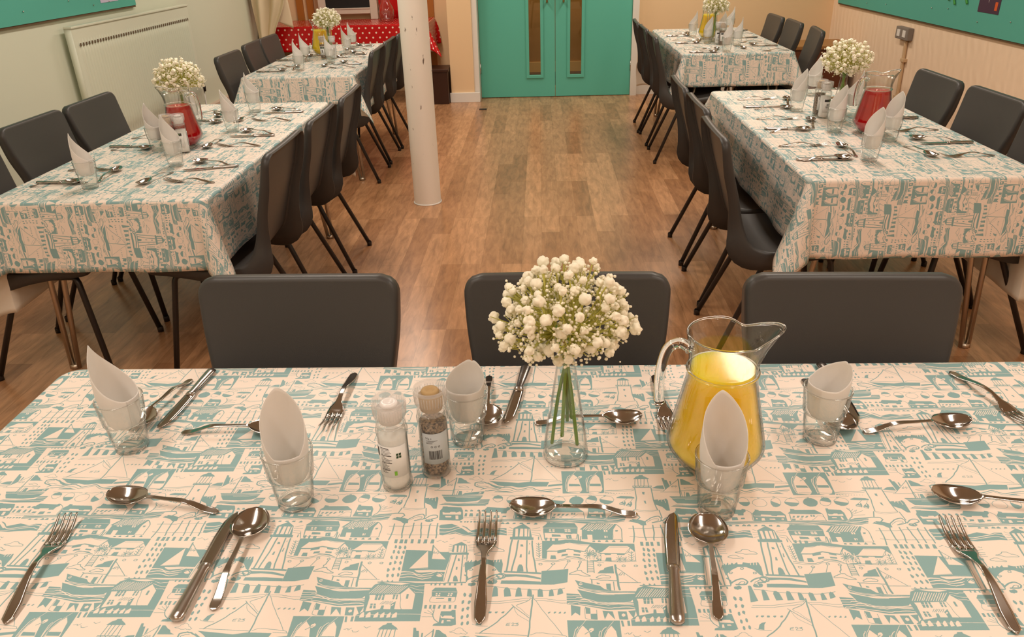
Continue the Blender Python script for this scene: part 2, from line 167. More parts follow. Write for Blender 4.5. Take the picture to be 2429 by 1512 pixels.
# ------------------------------------------------------------------ the printed harbour pattern, drawn here shape by shape
TILE = """1 0 -39 705 51 703 106 694 136 695 147 675 133 583 66 582 -39 570
0 0 51 703 -10 588 63 596
2 6 -10 588 63 592
3 26 69 738 69 717 69 687 69 660 69 629 69 602 69 586
0 0 74 727 130 647 72 650
3 12 72 731 130 647
3 8 77 701 77 697 77 694 75 690 75 687 77 684 77 684 80 684 83 687 83 687 83 690 80 690 77 690
3 8 92 701 89 697 86 690 86 687 89 687 95 687 98 687
3 8 95 697 92 680
1 0 -39 567 8 578 133 583 130 543 130 512 -41 510
0 0 11 578 133 580 133 570 86 569 22 561
3 16 14 571 17 568 22 565 28 561 40 561 51 562 63 562 78 565 92 569 101 569
2 16 -39 564 -30 567 -18 567 -7 567 5 564 20 554 31 551 43 548 54 552 63 555 78 559 89 566 98 572
2 15 -39 547 -30 550 -12 554 2 554 17 551 31 541 46 538 63 542 78 545 89 549
2 14 -41 533 -30 533 -12 537 5 537 20 534 34 528 49 524 60 528 72 531 81 535
0 0 127 553 127 546 124 542 118 539 115 539 110 539 104 542 101 545 101 552 101 556 104 559 107 562 112 563 118 563 121 559 124 556
3 16 81 542 86 545 95 549 101 552 107 556 110 559 112 563 118 556 124 549 127 542
1 0 182 763 205 743 150 742
1 0 150 742 205 743 211 692 147 695
0 0 156 739 165 739 167 695 156 695
0 0 173 739 182 739 182 695 173 695
0 0 185 739 194 739 194 696 185 695
0 0 199 740 202 740 205 696 199 696
1 0 136 691 217 692 217 679 136 678
0 0 144 674 211 676 223 514 133 512
3 10 147 675 133 512
3 22 168 675 150 512
3 20 194 675 197 513
3 20 211 676 220 513
1 0 176 655 182 655 185 638 176 638
1 0 173 601 179 601 179 584 173 584
1 0 202 621 205 621 205 601 202 601
1 0 202 662 205 662 205 652 202 652
1 0 168 513 168 540 174 550 182 540 188 513
3 8 135 745 150 739
3 8 133 732 150 729
3 8 133 715 150 715
3 8 133 701 147 705
3 8 211 740 240 747
3 8 214 730 240 727
3 8 214 716 237 716
3 8 214 706 240 703
3 20 -120 503 -106 503 -83 504 -59 504 -30 505 -1 502 28 499 57 499 86 500 109 500 132 500 150 504 170 504 188 505 205 508 217 508
1 0 888 507 894 514 900 507
1 0 912 507 914 517 923 507
1 0 929 507 935 518 938 507
1 0 202 660 205 626 216 643 225 633 231 647 240 634 248 647 254 637 269 651 269 638 286 638 292 651 312 645 350 652 356 622 353 564 341 574 324 605 298 621 266 621 240 603 216 576 211 566 208 596
2 12 216 657 213 633
2 12 225 657 222 633
2 12 237 657 234 634
2 12 321 659 318 635
2 12 333 659 330 635
2 12 344 659 341 635
3 12 240 586 237 583 237 583 234 580 231 580 231 580 228 579 228 583 228 586 228 586 231 590 231 590 234 590 237 590 237 590 240 586 240 586
3 12 286 611 286 611 283 607 280 607 280 607 277 607 275 607 275 611 275 611 275 614 277 617 280 617 280 617 283 617 286 618 286 614 286 611
3 12 330 584 327 584 327 581 324 581 321 581 321 581 318 581 318 584 318 584 318 588 321 588 321 591 324 591 327 591 327 588 330 588 330 584
3 24 211 552 214 549 217 549 219 542 222 539 222 529 222 525
3 24 222 522 228 529 237 536 246 543 254 546 263 550 272 550 278 546 283 540 286 533 283 526 278 519 269 516 257 516 249 516 240 515
3 12 246 516 251 522 257 529 263 533 266 533 272 533 275 530 272 526 272 523 269 523
3 24 298 533 304 540 312 547 324 554 333 557 341 558 347 558 353 558 359 554 362 551 359 544 356 538 350 531 341 531 333 530 324 530
3 12 312 530 318 534 327 540 336 547 341 547 344 544 347 544
1 0 257 499 254 492 251 489 246 489 240 485 234 488 231 488 228 492 228 498 228 502 234 505 240 505 246 509 251 509 254 506 257 502
1 0 339 514 336 507 333 503 324 500 315 500 310 500 304 503 301 506 301 513 304 516 307 523 315 523 324 527 330 524 336 524 339 517
2 10 312 523 315 520 318 520 321 520 321 517 321 513 321 510
3 10 299 488 307 488 319 488 328 485 339 485 351 482 365 479 386 475 409 472 429 473 441 473 450 473 461 473 476 470 493 470 511 467 525 467 537 468 548 471 566 475 583 478 595 482
1 0 322 427 325 475 328 488 336 488 342 475 345 431
1 0 368 428 365 465 371 482 380 482 389 469 394 432
1 0 409 429 412 466 418 483 429 479 435 432
1 0 453 433 455 470 461 477 470 467 473 429
1 0 493 430 493 467 499 477 511 471 514 430
1 0 534 434 537 468 546 475 551 468 554 437
1 0 566 441 569 471 577 482 586 475 589 452
1 0 281 508 287 511 293 508 302 424 273 416 279 474
3 8 276 399 290 400 305 400 325 400 343 400 366 404 383 408 404 412 421 415 438 419 450 422 462 423 467 426
3 8 270 389 282 389 302 390 319 390 337 390 351 390 369 394 392 398 415 402 433 405 444 409 450 409 456 412
3 8 482 419 494 420 511 420 526 420 534 417 543 417 552 414 558 414 563 411 572 411 584 411 595 411 604 411
3 8 485 409 496 410 514 410 528 407 540 407 552 404 563 400 581 397 598 398 610 398
3 22 476 440 476 426 473 409 473 389 470 359 468 328 465 298 465 264 462 233 459 213
3 18 404 374 398 364 386 344 375 327 360 310 349 292 334 275 317 258 299 244 288 231
3 11 398 384 401 381 406 374 415 364 430 348 450 328 462 314
3 6 415 378 421 371 430 365 438 355 447 341 456 331 462 325
3 6 406 371 409 361 412 347 421 331 436 317 453 304 465 294
3 11 473 426 467 419 459 409 450 402 438 395 424 388 415 381
3 9 479 419 488 406 497 386 508 362 523 336 537 309 552 285 564 262 575 242 581 228
3 9 273 231 276 231 285 231 305 231 354 228 413 226 456 223
3 8 468 227 471 227 476 230 482 234 488 237 497 237 511 238 532 234 561 231 581 228 593 225 596 219 598 215
3 8 546 218 610 215
1 0 270 220 352 211 404 205 456 216 543 214 532 177 482 176 456 179 424 169 404 168 375 178 346 174 314 184 293 204
3 19 259 139 270 139 285 143 299 146 311 150 320 157 331 164 343 167 354 168 366 168 378 161 389 155 398 148 407 148 416 152 424 155 436 159 447 166 459 169 468 166 477 159 482 153 491 149 497 146 506 143 514 146 526 150 538 153 555 157 578 161 593 161
3 10 302 136 317 143 337 150 355 151 369 148 381 141 392 134 404 138 413 138 424 142 436 149 450 155 462 159 471 152 479 146 485 139 494 136 500 133 509 133 520 136 529 140 543 143 558 147 572 147 584 147
1 0 294 129 323 137 352 140 366 134 387 127
1 0 540 191 604 202 604 188 549 177 535 177
1 0 500 133 526 140 549 140 564 130
3 23 276 193 267 200 259 203 250 210 241 210 235 213 230 210 221 209 215 206 209 203 209 196 209 189 209 182 215 176 221 172 230 169 238 166 244 162 250 159
3 10 247 200 241 200 232 199 227 196 224 196 218 193 218 189 221 186 224 182 230 179 235 176 244 176 250 176 259 176 264 173 270 173
3 14 238 146 238 146 241 149 244 152 250 156 259 159 267 163 279 163 291 160 305 160 320 164 334 167 343 171
1 0 264 210 288 190 311 177 334 171 305 163 285 177
1 0 285 342 282 339 279 335 276 335 276 339 276 342 279 345 282 345 285 346 285 346
1 0 305 342 302 339 299 336 296 336 293 339 293 342 296 346 299 346 302 346 305 346
1 0 325 339 322 336 319 336 316 336 314 336 314 339 316 346 319 346 322 346 325 346
1 0 348 343 346 340 343 336 340 336 337 340 337 343 340 346 343 346 346 346 348 347
1 0 372 343 369 337 366 337 363 337 360 340 363 343 366 347 369 347 372 347 372 347
1 0 540 346 537 343 534 339 531 339 531 343 531 346 534 346 537 349 540 349 540 346
1 0 561 346 558 343 555 340 552 339 552 343 552 346 555 350 558 350 561 350 561 350
1 0 578 343 575 340 572 340 569 340 569 340 569 343 572 347 575 350 578 350 578 347
1 0 595 344 592 340 590 340 587 340 587 340 587 343 590 347 592 350 595 350 595 347
1 0 270 274 279 298 290 308 305 312 296 298 290 271
3 7 258 278 264 274 273 271 282 268 293 268 305 268 314 268
3 7 180 236 183 236 189 239 197 243 200 250 206 253 209 257 215 257 218 257 224 253 227 250 229 243 235 240 238 237 241 233 244 233 244 230 241 227 238 223 235 227 227 226 221 230 218 226 215 226 212 226 206 226 200 229 195 233 189 233 183 233 180 236
3 9 383 283 380 273
3 9 383 283 395 286
3 9 383 279 392 280
3 9 380 273 392 273
3 9 401 283 401 283 403 287 406 287 406 287 409 283 409 283 406 280 403 276 401 273
3 9 401 273 409 273
3 9 412 283 424 287
3 9 424 287 421 283 418 283 418 280 418 280 421 280 424 280 424 277 424 277 421 273 418 273 415 273 412 273
1 0 601 452 647 449 659 432 676 419 714 410 752 400 836 408 854 408 851 371 801 367 749 363 700 376 650 388 601 391
2 10 601 438 607 438 618 438 627 439 639 439 650 439 659 439
2 11 601 425 609 425 621 425 633 425 639 429 644 429 653 429 662 426 671 422 676 416
2 14 601 411 612 411 627 412 639 412 650 415 659 419 668 419 679 416 688 409 702 403 717 403 732 400 752 400 787 400 825 401 854 401
2 12 604 394 610 398 621 398 633 402 644 405 653 409 668 409 682 406 700 403 714 396 729 393 740 393 752 390 764 393 775 394 790 397 813 394 836 394 851 391
2 13 644 395 656 392 673 389 688 385 705 382 723 379 737 376 752 373 764 373 775 377 790 377 801 380 816 381 830 381 842 378 851 374
1 0 635 530 670 517 729 498 743 481 758 474 804 468 859 469 859 462 804 465 752 468 705 474 668 483 647 496
1 0 644 493 670 480 731 467 856 462 856 459 758 457 705 460 650 479
1 0 641 476 679 463 731 450 795 451 859 456 851 432 836 411 804 404 752 403 714 410 676 419 659 432 650 456
2 10 650 479 665 476 685 473 705 467 723 464 737 461 758 457 792 458 830 459 859 459
2 9 705 457 714 453 729 450 743 447 758 447 769 448 778 448
2 10 653 432 662 426 676 419 691 416 705 409 720 403 740 400 772 404 810 404 836 408
0 0 662 510 662 507 662 503 659 503 656 500 653 503 650 503 650 507 650 510 650 510 653 513 653 517 656 517 659 517 662 513 662 510
3 9 659 510 659 507 659 507 659 507 656 507 656 507 653 507 653 507 653 510 653 510 653 510 656 513 656 513 659 513 659 510 659 510 659 510
3 14 694 538 702 534 717 535 734 531 758 532 781 529 798 529
3 18 699 531 699 511
1 0 717 518 728 514 728 508 717 508
1 0 752 511 769 512 769 471 752 478
3 15 781 522 781 475
3 33 795 624 795 607 795 580 798 556 798 526 798 499 801 478
3 11 798 610 871 523
3 11 804 519 882 520
1 0 723 572 734 589 749 596 752 606 769 613 786 620 787 573
3 9 816 580 813 577 810 573 807 570 807 566 804 566 804 563 807 563 810 563 813 563 813 563 816 566 816 566 813 570 810 570 807 570
3 9 824 580 821 577 818 573 818 570 821 570 824 570 827 570
3 9 827 577 824 560
3 12 717 548 717 548 723 552 726 555 731 558 737 562 743 562 746 562 752 562 755 559 763 559 769 556 772 552 772 549 769 545 766 545 763 545 757 545 749 545 743 545 734 542 726 541 720 545 717 545 717 548
3 13 615 567 618 570 624 574 630 577 635 581 641 584 647 588 653 588 656 588 662 588 664 581 670 574 676 571 682 564 688 561 694 558 694 554 691 554 685 554 679 554 670 554 662 557 653 561 647 564 638 564 633 564 627 564 621 563 618 563 615 563 615 567
3 11 274 712 277 715 283 715 292 719 298 722 303 729 306 733 312 733 318 733 324 733 327 730 332 726 335 720 341 720 350 716 356 713 356 710 359 706 356 703 353 703 347 703 341 703 333 703 327 703 318 702 309 702 301 706 292 709 283 709 277 712 274 712
3 10 240 684 245 688 251 691 260 695 263 695 269 695 272 695 277 692 280 688 283 685 289 682 295 678 298 679 298 675 295 672 292 672 289 672 280 675 274 675 266 675 257 675 251 678 245 678 240 681 240 684
1 0 615 388 650 378 647 331 630 347 615 327
3 8 668 378 665 365 665 345 665 328 665 321 665 318 671 314 682 311 697 311 708 311
3 8 708 362 708 311
1 0 668 378 685 372 685 341 668 341
1 0 685 341 708 342 708 311 685 314
1 0 729 359 766 356 772 312 749 349 735 312
1 0 784 357 816 357 819 313 787 313
0 0 810 337 810 333 807 330 804 330 801 326 801 330 798 330 798 333 796 336 798 340 798 343 801 343 804 347 807 343 810 343 810 340
1 0 822 360 851 364 839 320
1 0 599 305 788 308 788 223 785 139 782 128 602 122 602 193
0 0 654 279 675 248 683 195 689 154 683 137 675 127 625 133 625 194 631 231 643 261
1 0 631 200 678 198 683 181 631 180
3 9 631 140 681 140
2 10 637 272 634 265 628 258 625 248 622 231 619 214 617 193 617 173 619 150 622 136
2 6 666 306 660 296 654 285 645 272 640 265 637 255 631 244 628 227 625 211 622 194 622 173 625 150 625 136
0 0 692 255 689 252 686 249 683 245 680 245 677 245 675 248 675 252 675 255 677 262 680 265 683 265 686 269 689 266 692 266 692 262
3 11 660 235 683 255
0 0 756 280 770 253 776 196 779 159 771 138 750 125 718 131 721 178 727 222 741 260
1 0 724 202 773 203 773 182 724 182
3 9 718 141 768 138
2 6 765 304 759 294 750 280 741 266 736 256 730 243 727 229 721 212 721 195 718 178 718 161 715 148 715 138
2 10 738 273 733 270 727 263 721 253 718 239 715 222 712 205 712 178 710 154 710 137
2 10 715 252 712 246 709 232 709 215 709 195 710 175 710 158
1 0 791 308 799 308 802 277 794 277
1 0 814 308 823 308 823 281 814 281
1 0 869 488 895 502 936 492 973 489 1011 500 1061 498 1064 444 1067 390 1067 288 828 281 828 315 852 336 843 430
0 0 860 427 976 435 1003 473 1032 436 1032 352 991 351 913 350 860 336 863 410
2 9 886 485 857 437
2 9 895 485 866 437
2 9 904 485 875 437
2 9 912 485 883 437
2 9 921 485 892 438
2 9 927 485 898 438
2 9 936 482 907 438
2 9 944 482 915 438
2 9 953 482 924 438
2 9 962 483 933 438
2 9 971 483 942 438
2 9 979 483 950 438
2 9 988 483 959 439
2 9 997 483 965 439
1 0 883 431 895 431 892 400 883 400
1 0 898 431 907 431 904 401 895 400
1 0 910 431 918 431 918 401 910 401
1 0 950 432 959 432 956 405 950 405
1 0 962 432 968 432 968 405 962 405
1 0 872 380 881 380 881 353 872 353
1 0 884 380 892 380 895 353 886 353
2 5 883 417 918 418
2 5 950 418 971 418
2 5 872 370 895 370
3 8 918 394 907 377
3 8 927 394 913 377
3 8 933 394 918 377
3 8 939 394 927 377
3 8 947 394 933 377
3 8 953 395 942 377
1 0 915 370 924 370 924 337 910 336
1 0 947 378 965 395 965 347 950 347 950 367
0 0 959 374 956 371 956 371 953 368 953 368 953 368 950 371 950 371 953 374 953 374 953 378 956 378 956 378 959 378 959 378 959 374
1 0 0 436 8 436 8 409 0 409
3 9 976 435 979 419 982 402 982 385 985 368 988 358 991 351
2 8 8 487 14 487 23 483 32 480 43 484 55 484 61 487
2 7 5 476 14 473 26 467 34 463 46 460 55 460 64 460
2 7 26 450 32 446 40 447 49 447 55 447 58 443 64 444
0 0 843 315 849 329 855 332 857 329 860 305 843 302
0 0 866 316 872 329 878 333 881 329 884 306 866 302
0 0 895 316 901 326 907 333 910 330 910 306 895 302
0 0 918 316 924 327 930 333 933 330 933 306 919 303
0 0 942 317 948 327 953 334 956 330 956 307 942 303
0 0 962 317 968 327 974 334 979 331 980 307 962 303
2 6 828 312 852 315 884 319 921 320 974 324 1026 325 1067 325
1 0 84 501 90 505 90 488 84 488
1 0 101 502 107 505 107 488 98 488
1 0 116 502 122 505 122 488 116 488
1 0 133 502 142 506 142 489 133 489
1 0 154 502 162 506 162 489 154 489
1 0 174 503 183 503 183 489 174 489
1 0 200 503 206 503 206 490 200 490
1 0 93 457 104 475 183 476 191 452 189 422 96 424
2 5 93 451 191 452
0 0 110 444 116 444 116 438 110 437
0 0 122 444 127 445 127 438 122 438
0 0 110 434 116 434 116 427 110 427
0 0 119 434 127 434 128 428 119 427
0 0 157 445 162 445 162 438 157 438
0 0 168 445 174 445 174 438 165 438
0 0 157 435 162 435 162 428 154 428
0 0 165 435 171 435 171 428 165 428
3 8 96 424 93 414 90 403 93 393 113 390 142 394 162 394 174 395 180 395 183 398 186 405 186 415 186 422
1 0 113 417 145 418 142 411 113 411
1 0 159 418 171 418 171 398 160 398
1 0 75 376 84 376 84 356 75 356
1 0 93 376 101 377 101 356 93 356
1 0 107 377 116 377 116 356 107 356
1 0 128 377 136 377 133 357 125 357
1 0 145 377 154 377 154 357 145 357
1 0 165 378 174 378 174 357 165 357
1 0 186 378 194 378 194 358 186 358
3 14 136 282 128 289 119 299 113 313 110 326 113 340 113 350
3 7 113 323 78 336
3 7 113 326 90 346
3 7 113 313 72 312
3 7 113 333 101 356
3 7 113 343 113 360
1 0 139 343 174 344 180 351 192 351 200 273 183 266 116 265 119 275 136 282
0 0 139 323 148 313 154 320 180 320 183 314 192 310 189 304 142 306
0 0 148 296 154 296 154 279 145 279
0 0 165 296 177 297 180 290 165 290
1 0 950 276 968 277 968 270 988 253 994 243 921 242 936 263 948 269
3 13 930 242 924 188
3 13 942 242 939 188
3 13 956 243 951 188
3 13 971 243 965 189
3 13 985 243 985 189
1 0 913 188 1000 189 994 172 913 171
2 12 916 181 924 181
2 12 930 181 942 182
2 12 948 182 959 182
2 12 965 182 980 182
2 12 988 182 994 182
0 0 925 164 994 165 994 71 1003 3 948 -4 913 5 922 90
3 19 922 168 922 147 922 117 922 90 916 56 913 26 910 5
3 19 994 169 994 142 994 105 994 71 997 40 1000 17 1003 3
1 0 951 138 962 138 959 118 951 121
1 0 951 70 960 70 960 47 954 50
3 8 910 1005 919 1002 933 996 948 996 965 996 989 1000 1003 1003
3 7 910 995 919 992 931 989 945 986 965 989 986 993 1003 997
3 19 904 1002 893 965
3 18 9 1000 15 943
3 8 799 240 805 240 808 244 814 244 814 240 814 237 817 237 820 241 823 244 826 247
3 8 829 237 831 234 834 227 840 227 846 227 852 231 855 234
3 8 869 255 872 255 875 251 881 248 884 252 890 255 892 258
3 13 788 145 811 149 843 150 869 153 893 157 910 161 922 161
3 8 785 135 808 136 840 139 866 143 887 147 904 147 916 151
3 8 -6 159 47 159
3 7 -6 152 44 149
1 0 -3 169 23 190 49 193 52 163
3 18 788 129 794 129
3 17 800 129 805 125
3 16 811 129 817 126
3 15 823 126 829 126
3 14 837 126 840 126
3 13 849 126 852 126
3 12 861 126 864 126
3 11 872 126 875 126
3 11 884 127 887 127
3 10 896 127 898 127
1 0 49 254 58 254 73 184 55 160
1 0 61 237 70 238 78 187 70 177
1 0 81 228 87 228 87 204 81 197
1 0 131 245 142 245 157 229 168 222 174 209 192 199 128 198
3 8 137 171 142 174 151 175 157 178 163 178 166 178 171 175 177 172 183 165 183 162 177 161 166 161 157 165 148 164 142 168 137 171
0 0 116 231 47 143 110 144
3 11 122 242 44 146
3 10 32 139 113 140
3 21 122 245 122 221 119 188 119 161 116 137 116 117 113 103
3 8 96 194 93 191 87 187 87 184 84 180 87 180 87 180 90 180 93 184 96 184 93 184 90 184 90 187
3 8 105 194 102 191 99 187 96 184 99 184 105 184 110 184
3 8 108 191 102 177
3 10 116 150 203 152
3 10 201 152 198 131
3 11 122 147 122 103
3 11 137 141 131 103
1 0 142 137 154 137 157 107 137 103
1 0 174 138 183 138 183 135 174 134
1 0 157 107 169 121 256 136 250 112 157 104 67 99 67 106
0 0 241 122 241 119 238 118 235 115 233 115 230 115 230 118 230 118 230 122 233 125 233 129 235 129 238 129 241 129 241 129 241 125
3 7 238 122 238 122 235 118 235 118 235 118 233 118 233 118 233 122 233 122 233 122 235 125 235 125 238 125 238 125 238 125 238 122 238 122
1 0 70 99 250 105 247 92 238 68 221 57 172 50 93 52 79 76
2 8 67 92 82 92 102 93 131 93 172 94 218 98 250 102
2 7 131 83 151 83 174 84 198 84 215 88 233 91 244 92
1 0 61 28 87 42 145 39 230 47 241 71 282 72 276 35 265 24 148 19 105 25
2 8 79 35 90 35 111 35 131 36 154 36 177 36 204 40 230 37 256 38 273 35
2 8 236 61 279 58
2 8 90 45 108 46 134 46 157 43 183 47 209 50 233 51 253 51 268 48 279 45
1 0 837 96 855 106 901 103 913 97 913 87 872 86 835 89
1 0 867 69 846 52 843 42 867 32 872 49 872 62
2 12 849 48 864 42
0 0 867 59 867 59 864 55 864 55 861 55 861 55 861 55 861 59 861 59 861 62 861 62 864 65 864 65 867 66 867 62 867 62
1 0 893 63 875 42 872 32 890 22 899 39 899 59
2 12 878 35 887 29
0 0 893 49 893 49 890 49 890 46 887 46 887 46 887 49 887 49 887 49 887 52 887 52 890 56 890 56 893 56 893 52 893 52
3 8 881 86 864 65
3 8 904 83 893 59
1 0 -6 78 15 81 15 75 26 81 32 78 50 89 55 75 55 -3 41 -3 26 24 0 41 -6 57
2 9 15 81 15 71
2 9 26 81 29 65
2 9 41 82 44 55
3 7 413 99 422 99 434 99 448 100 460 100 474 100 486 104 495 104 506 107 515 107 529 108 544 105 556 101 567 102 573 98 585 98 596 99 614 102 628 102 640 106 652 106 663 110 683 110 704 110 724 111 739 111 753 108 771 108 794 112 817 112 835 116
3 8 474 53 469 43 460 36 448 32 437 32 425 35 419 45 413 55 416 69 422 79 431 86 442 89 454 90 466 86 471 76 474 66 474 53
1 0 530 50 527 47 524 40 521 37 515 33 512 30 506 30 503 30 498 33 495 33 495 40 492 43 492 50 492 56 492 63 495 70 495 77
3 8 530 50 524 40 515 33 506 30 498 33 495 40 492 50 492 63 495 77 503 90 512 97 521 101 527 98 532 91 535 77 535 64 530 50
1 0 611 62 608 55 605 51 602 48 596 41 591 41 585 38 579 38 573 37 567 41 562 44 559 47 556 51 553 54 550 61 550 67 553 71
3 8 611 62 605 51 596 41 585 38 573 37 562 44 556 51 550 61 553 71 559 81 567 91 579 95 591 95 602 92 608 82 611 72 611 62
1 0 689 59 684 49 675 39 660 35 649 35 640 42 631 52 628 62 631 75 637 86 646 96 657 100 672 100 681 93 689 83 692 73
1 0 704 80 707 83 710 90 713 97 718 100 721 104 727 104 733 104 736 104 742 104 744 101 747 98 747 91 750 87 750 81 747 74 747 67
3 8 747 67 742 57 733 47 724 43 716 43 707 46 701 56 701 66 704 80 710 90 718 100 727 104 736 104 744 101 747 91 750 81 747 67
1 0 820 65 817 61 814 55 808 51 806 48 800 44 794 44 788 44 782 44 777 47 771 51 768 54 765 57 762 64 762 67 762 74 762 81
3 8 820 65 814 55 806 48 794 44 782 44 771 51 765 57 762 67 762 81 771 91 779 98 791 105 803 102 814 99 820 88 823 78 820 65
1 0 451 96 451 96 448 93 448 93 445 93 442 93 442 93 442 96 442 96 442 100 442 103 445 103 448 103 448 103 451 103 451 100
0 0 448 96 448 96 448 96 445 96 445 96 445 96 445 96 445 96 445 96 445 96 445 100 445 100 445 100 448 100 448 100 448 96
1 0 518 104 518 104 518 101 515 101 512 101 512 101 509 101 509 104 509 104 509 107 512 111 512 111 515 111 518 111 518 111 518 108
0 0 515 104 515 104 515 104 515 104 512 104 512 104 512 104 512 104 512 104 512 107 512 107 512 107 515 107 515 107 515 107 515 107
1 0 591 99 588 95 588 92 585 92 582 92 582 92 579 92 579 95 579 98 579 98 582 102 585 102 585 102 588 102 590 102 591 99
0 0 588 98 588 95 585 95 585 95 585 95 582 95 582 95 582 95 582 98 582 98 582 98 585 98 585 98 585 98 588 98 588 98
1 0 663 103 663 100 660 100 660 96 657 96 654 96 654 99 654 99 654 103 654 103 657 106 657 106 660 106 663 106 663 106 663 103
0 0 660 103 660 100 660 100 660 100 657 100 657 100 657 100 657 100 657 103 657 103 657 103 657 103 660 103 660 103 660 103 660 103
1 0 727 107 727 104 724 104 721 104 721 100 718 104 715 104 715 104 715 107 718 111 718 111 721 114 724 114 724 114 727 111 727 111
0 0 724 107 724 107 724 104 721 104 721 104 721 104 718 104 718 107 718 107 718 107 721 107 721 111 721 111 724 111 724 107 724 107
1 0 791 105 791 105 788 102 785 101 785 101 782 101 782 101 779 105 779 105 782 108 782 112 785 112 788 112 788 112 791 112 791 108
0 0 788 105 788 105 788 105 785 105 785 105 785 105 782 105 782 105 782 105 785 105 785 108 785 108 785 108 788 108 788 108 788 105
3 7 289 106 309 106 335 103 362 103 388 104 411 104 425 104
1 0 295 79 295 82 298 86 298 92 301 96 303 99 309 99 312 103 318 103 321 103 324 100 330 100 333 96 335 93 338 86 338 83 338 79
3 9 338 79 338 69 333 62 327 56 318 52 309 55 304 62 298 69 295 79 298 86 301 96 309 99 318 103 324 100 333 96 338 86 338 79
1 0 402 67 402 64 402 57 399 50 397 47 394 43 391 40 385 36 382 36 376 36 370 39 367 43 365 46 362 49 359 56 359 63 356 66
3 9 402 67 402 57 397 47 391 40 382 36 370 39 365 46 359 56 356 66 359 80 362 90 370 97 379 100 388 97 396 90 399 80 402 67
1 0 274 1013 355 1007 361 1014 373 1011 373 997 361 984 358 967 335 966 335 976 294 976 291 969 271 969 257 982
3 11 373 1007 379 1001 387 994 393 984 393 964 390 943 390 930
1 0 306 952 329 953 329 932 303 929
1 0 344 949 358 950 358 940 341 939
1 0 274 952 291 952 289 939 271 938
1 0 396 981 411 1001 413 1011 428 1008 428 1001 518 999 533 973 530 929 393 927 396 971
0 0 399 971 405 964 428 964 431 974 472 972 474 965 495 962 498 969 527 969 527 956 402 961
0 0 428 947 440 948 440 931 425 930
0 0 460 944 483 945 483 935 460 938
0 0 405 947 411 947 411 940 405 940
0 0 518 942 518 939 518 939 515 935 512 935 509 935 509 938 509 938 509 942 509 945 512 945 512 945 515 949 518 945 518 945 518 945
1 0 515 942 515 942 515 939 515 939 512 939 512 939 512 939 512 942 512 942 512 942 512 945 512 945 515 945 515 945 515 945 515 942
1 0 544 983 559 1000 562 1017 579 1014 579 1010 663 1012 689 982 649 978 556 980
3 17 550 976 547 932
3 12 687 978 690 934
3 8 547 932 692 935
1 0 562 966 570 966 565 953 556 953
1 0 579 967 591 967 582 953 573 953
1 0 597 967 608 967 599 953 591 953
1 0 617 967 626 967 617 954 608 954
3 7 634 937 637 940 646 947 652 954 658 961 663 968 669 968 675 968 684 965 687 961
1 0 553 946 567 946 565 933 550 932
1 0 585 946 597 947 594 940 582 940
1 0 634 974 643 974 640 961 634 961
1 0 646 974 652 974 652 961 643 961
1 0 710 1023 721 1023 721 1016 771 1013 780 990 780 939 698 935 704 965
0 0 710 985 716 979 727 979 736 986 750 986 750 979 771 983 771 969 710 969
0 0 719 959 739 959 739 952 719 952
0 0 756 963 762 963 765 942 756 942
3 16 788 943 791 950 797 956 803 963 806 973 809 984 809 994 809 1007 803 1017 800 1027
3 8 806 984 832 1011
3 8 806 7 809 24
3 8 809 980 861 1008
3 8 806 973 861 978
3 8 826 -6 838 14
3 8 809 0 823 18
1 0 251 921 390 927 530 929 698 931 780 939 812 953 870 961 855 917 820 906 771 899 698 897 631 907 559 902 512 912 440 910 367 909 318 902 248 897
2 10 251 914 277 918 312 919 344 919 379 920 411 920 443 917 466 918 489 921 515 922 544 919 579 919 608 916 640 920 669 924 695 924 719 928 739 928 756 929 774 926 788 922 803 923 823 926 846 937 864 940
2 8 251 908 277 908 312 908 344 912 370 913 390 913 416 913 448 914 483 914 512 918 533 915 544 912 559 909 582 909 608 910 631 913 658 914 681 914 704 914 727 911 751 908 774 909 806 913 835 916 858 924
2 9 701 901 716 904 733 908 751 912 762 912 774 909 785 909 809 906 835 906 852 907
2 9 771 932 782 936 803 940 820 943 838 947 855 947 867 951
1 0 280 888 283 891 286 898 289 898 292 898 294 898 297 891 294 888
1 0 309 888 309 892 312 898 318 898 321 898 324 898 324 892 324 888
1 0 335 889 338 895 341 899 344 902 347 902 350 899 353 896 353 889
1 0 355 889 358 896 361 899 364 902 370 903 370 899 373 896 373 889
1 0 385 889 387 893 390 900 393 900 396 900 399 900 399 893 399 890
1 0 414 890 416 893 419 900 422 900 428 900 431 900 431 893 431 890
1 0 446 890 446 894 448 900 454 900 457 901 460 901 460 894 460 890
1 0 475 887 477 891 480 898 483 901 486 901 489 898 492 891 489 888
1 0 71 984 80 1001 80 1015 100 1015 103 1012 161 1009 170 986 176 925 164 911 74 913
0 0 83 974 94 968 115 968 118 975 138 975 141 968 158 979 164 972 164 955 86 954
0 0 97 944 124 944 124 934 100 934
0 0 141 948 153 948 156 921 144 921
1 0 179 979 179 986 179 989 182 993 184 993 187 989 190 986 193 979
1 0 202 979 202 986 202 990 205 993 208 993 211 990 214 986 214 980
1 0 231 980 231 987 234 990 234 993 240 994 243 990 243 987 246 980
1 0 251 980 251 987 254 990 257 994 260 994 263 990 263 987 266 980
1 0 182 966 190 966 190 942 179 942
1 0 202 966 214 966 217 942 199 942
1 0 231 966 240 966 240 943 228 943
1 0 254 967 260 967 263 943 251 943
3 8 176 932 272 937
3 8 208 922 289 927
1 0 164 908 173 908 173 898 164 898
1 0 182 908 190 908 188 898 182 898
1 0 193 908 202 908 199 898 193 898
1 0 208 909 217 909 214 899 208 898
1 0 222 909 231 909 231 899 222 899
1 0 234 909 243 909 243 899 234 899
3 20 778 939 789 939 801 943 818 947 833 950 848 954 865 957 882 961 897 961 911 961 917 958 920 951 923 945 917 938 911 931 906 924
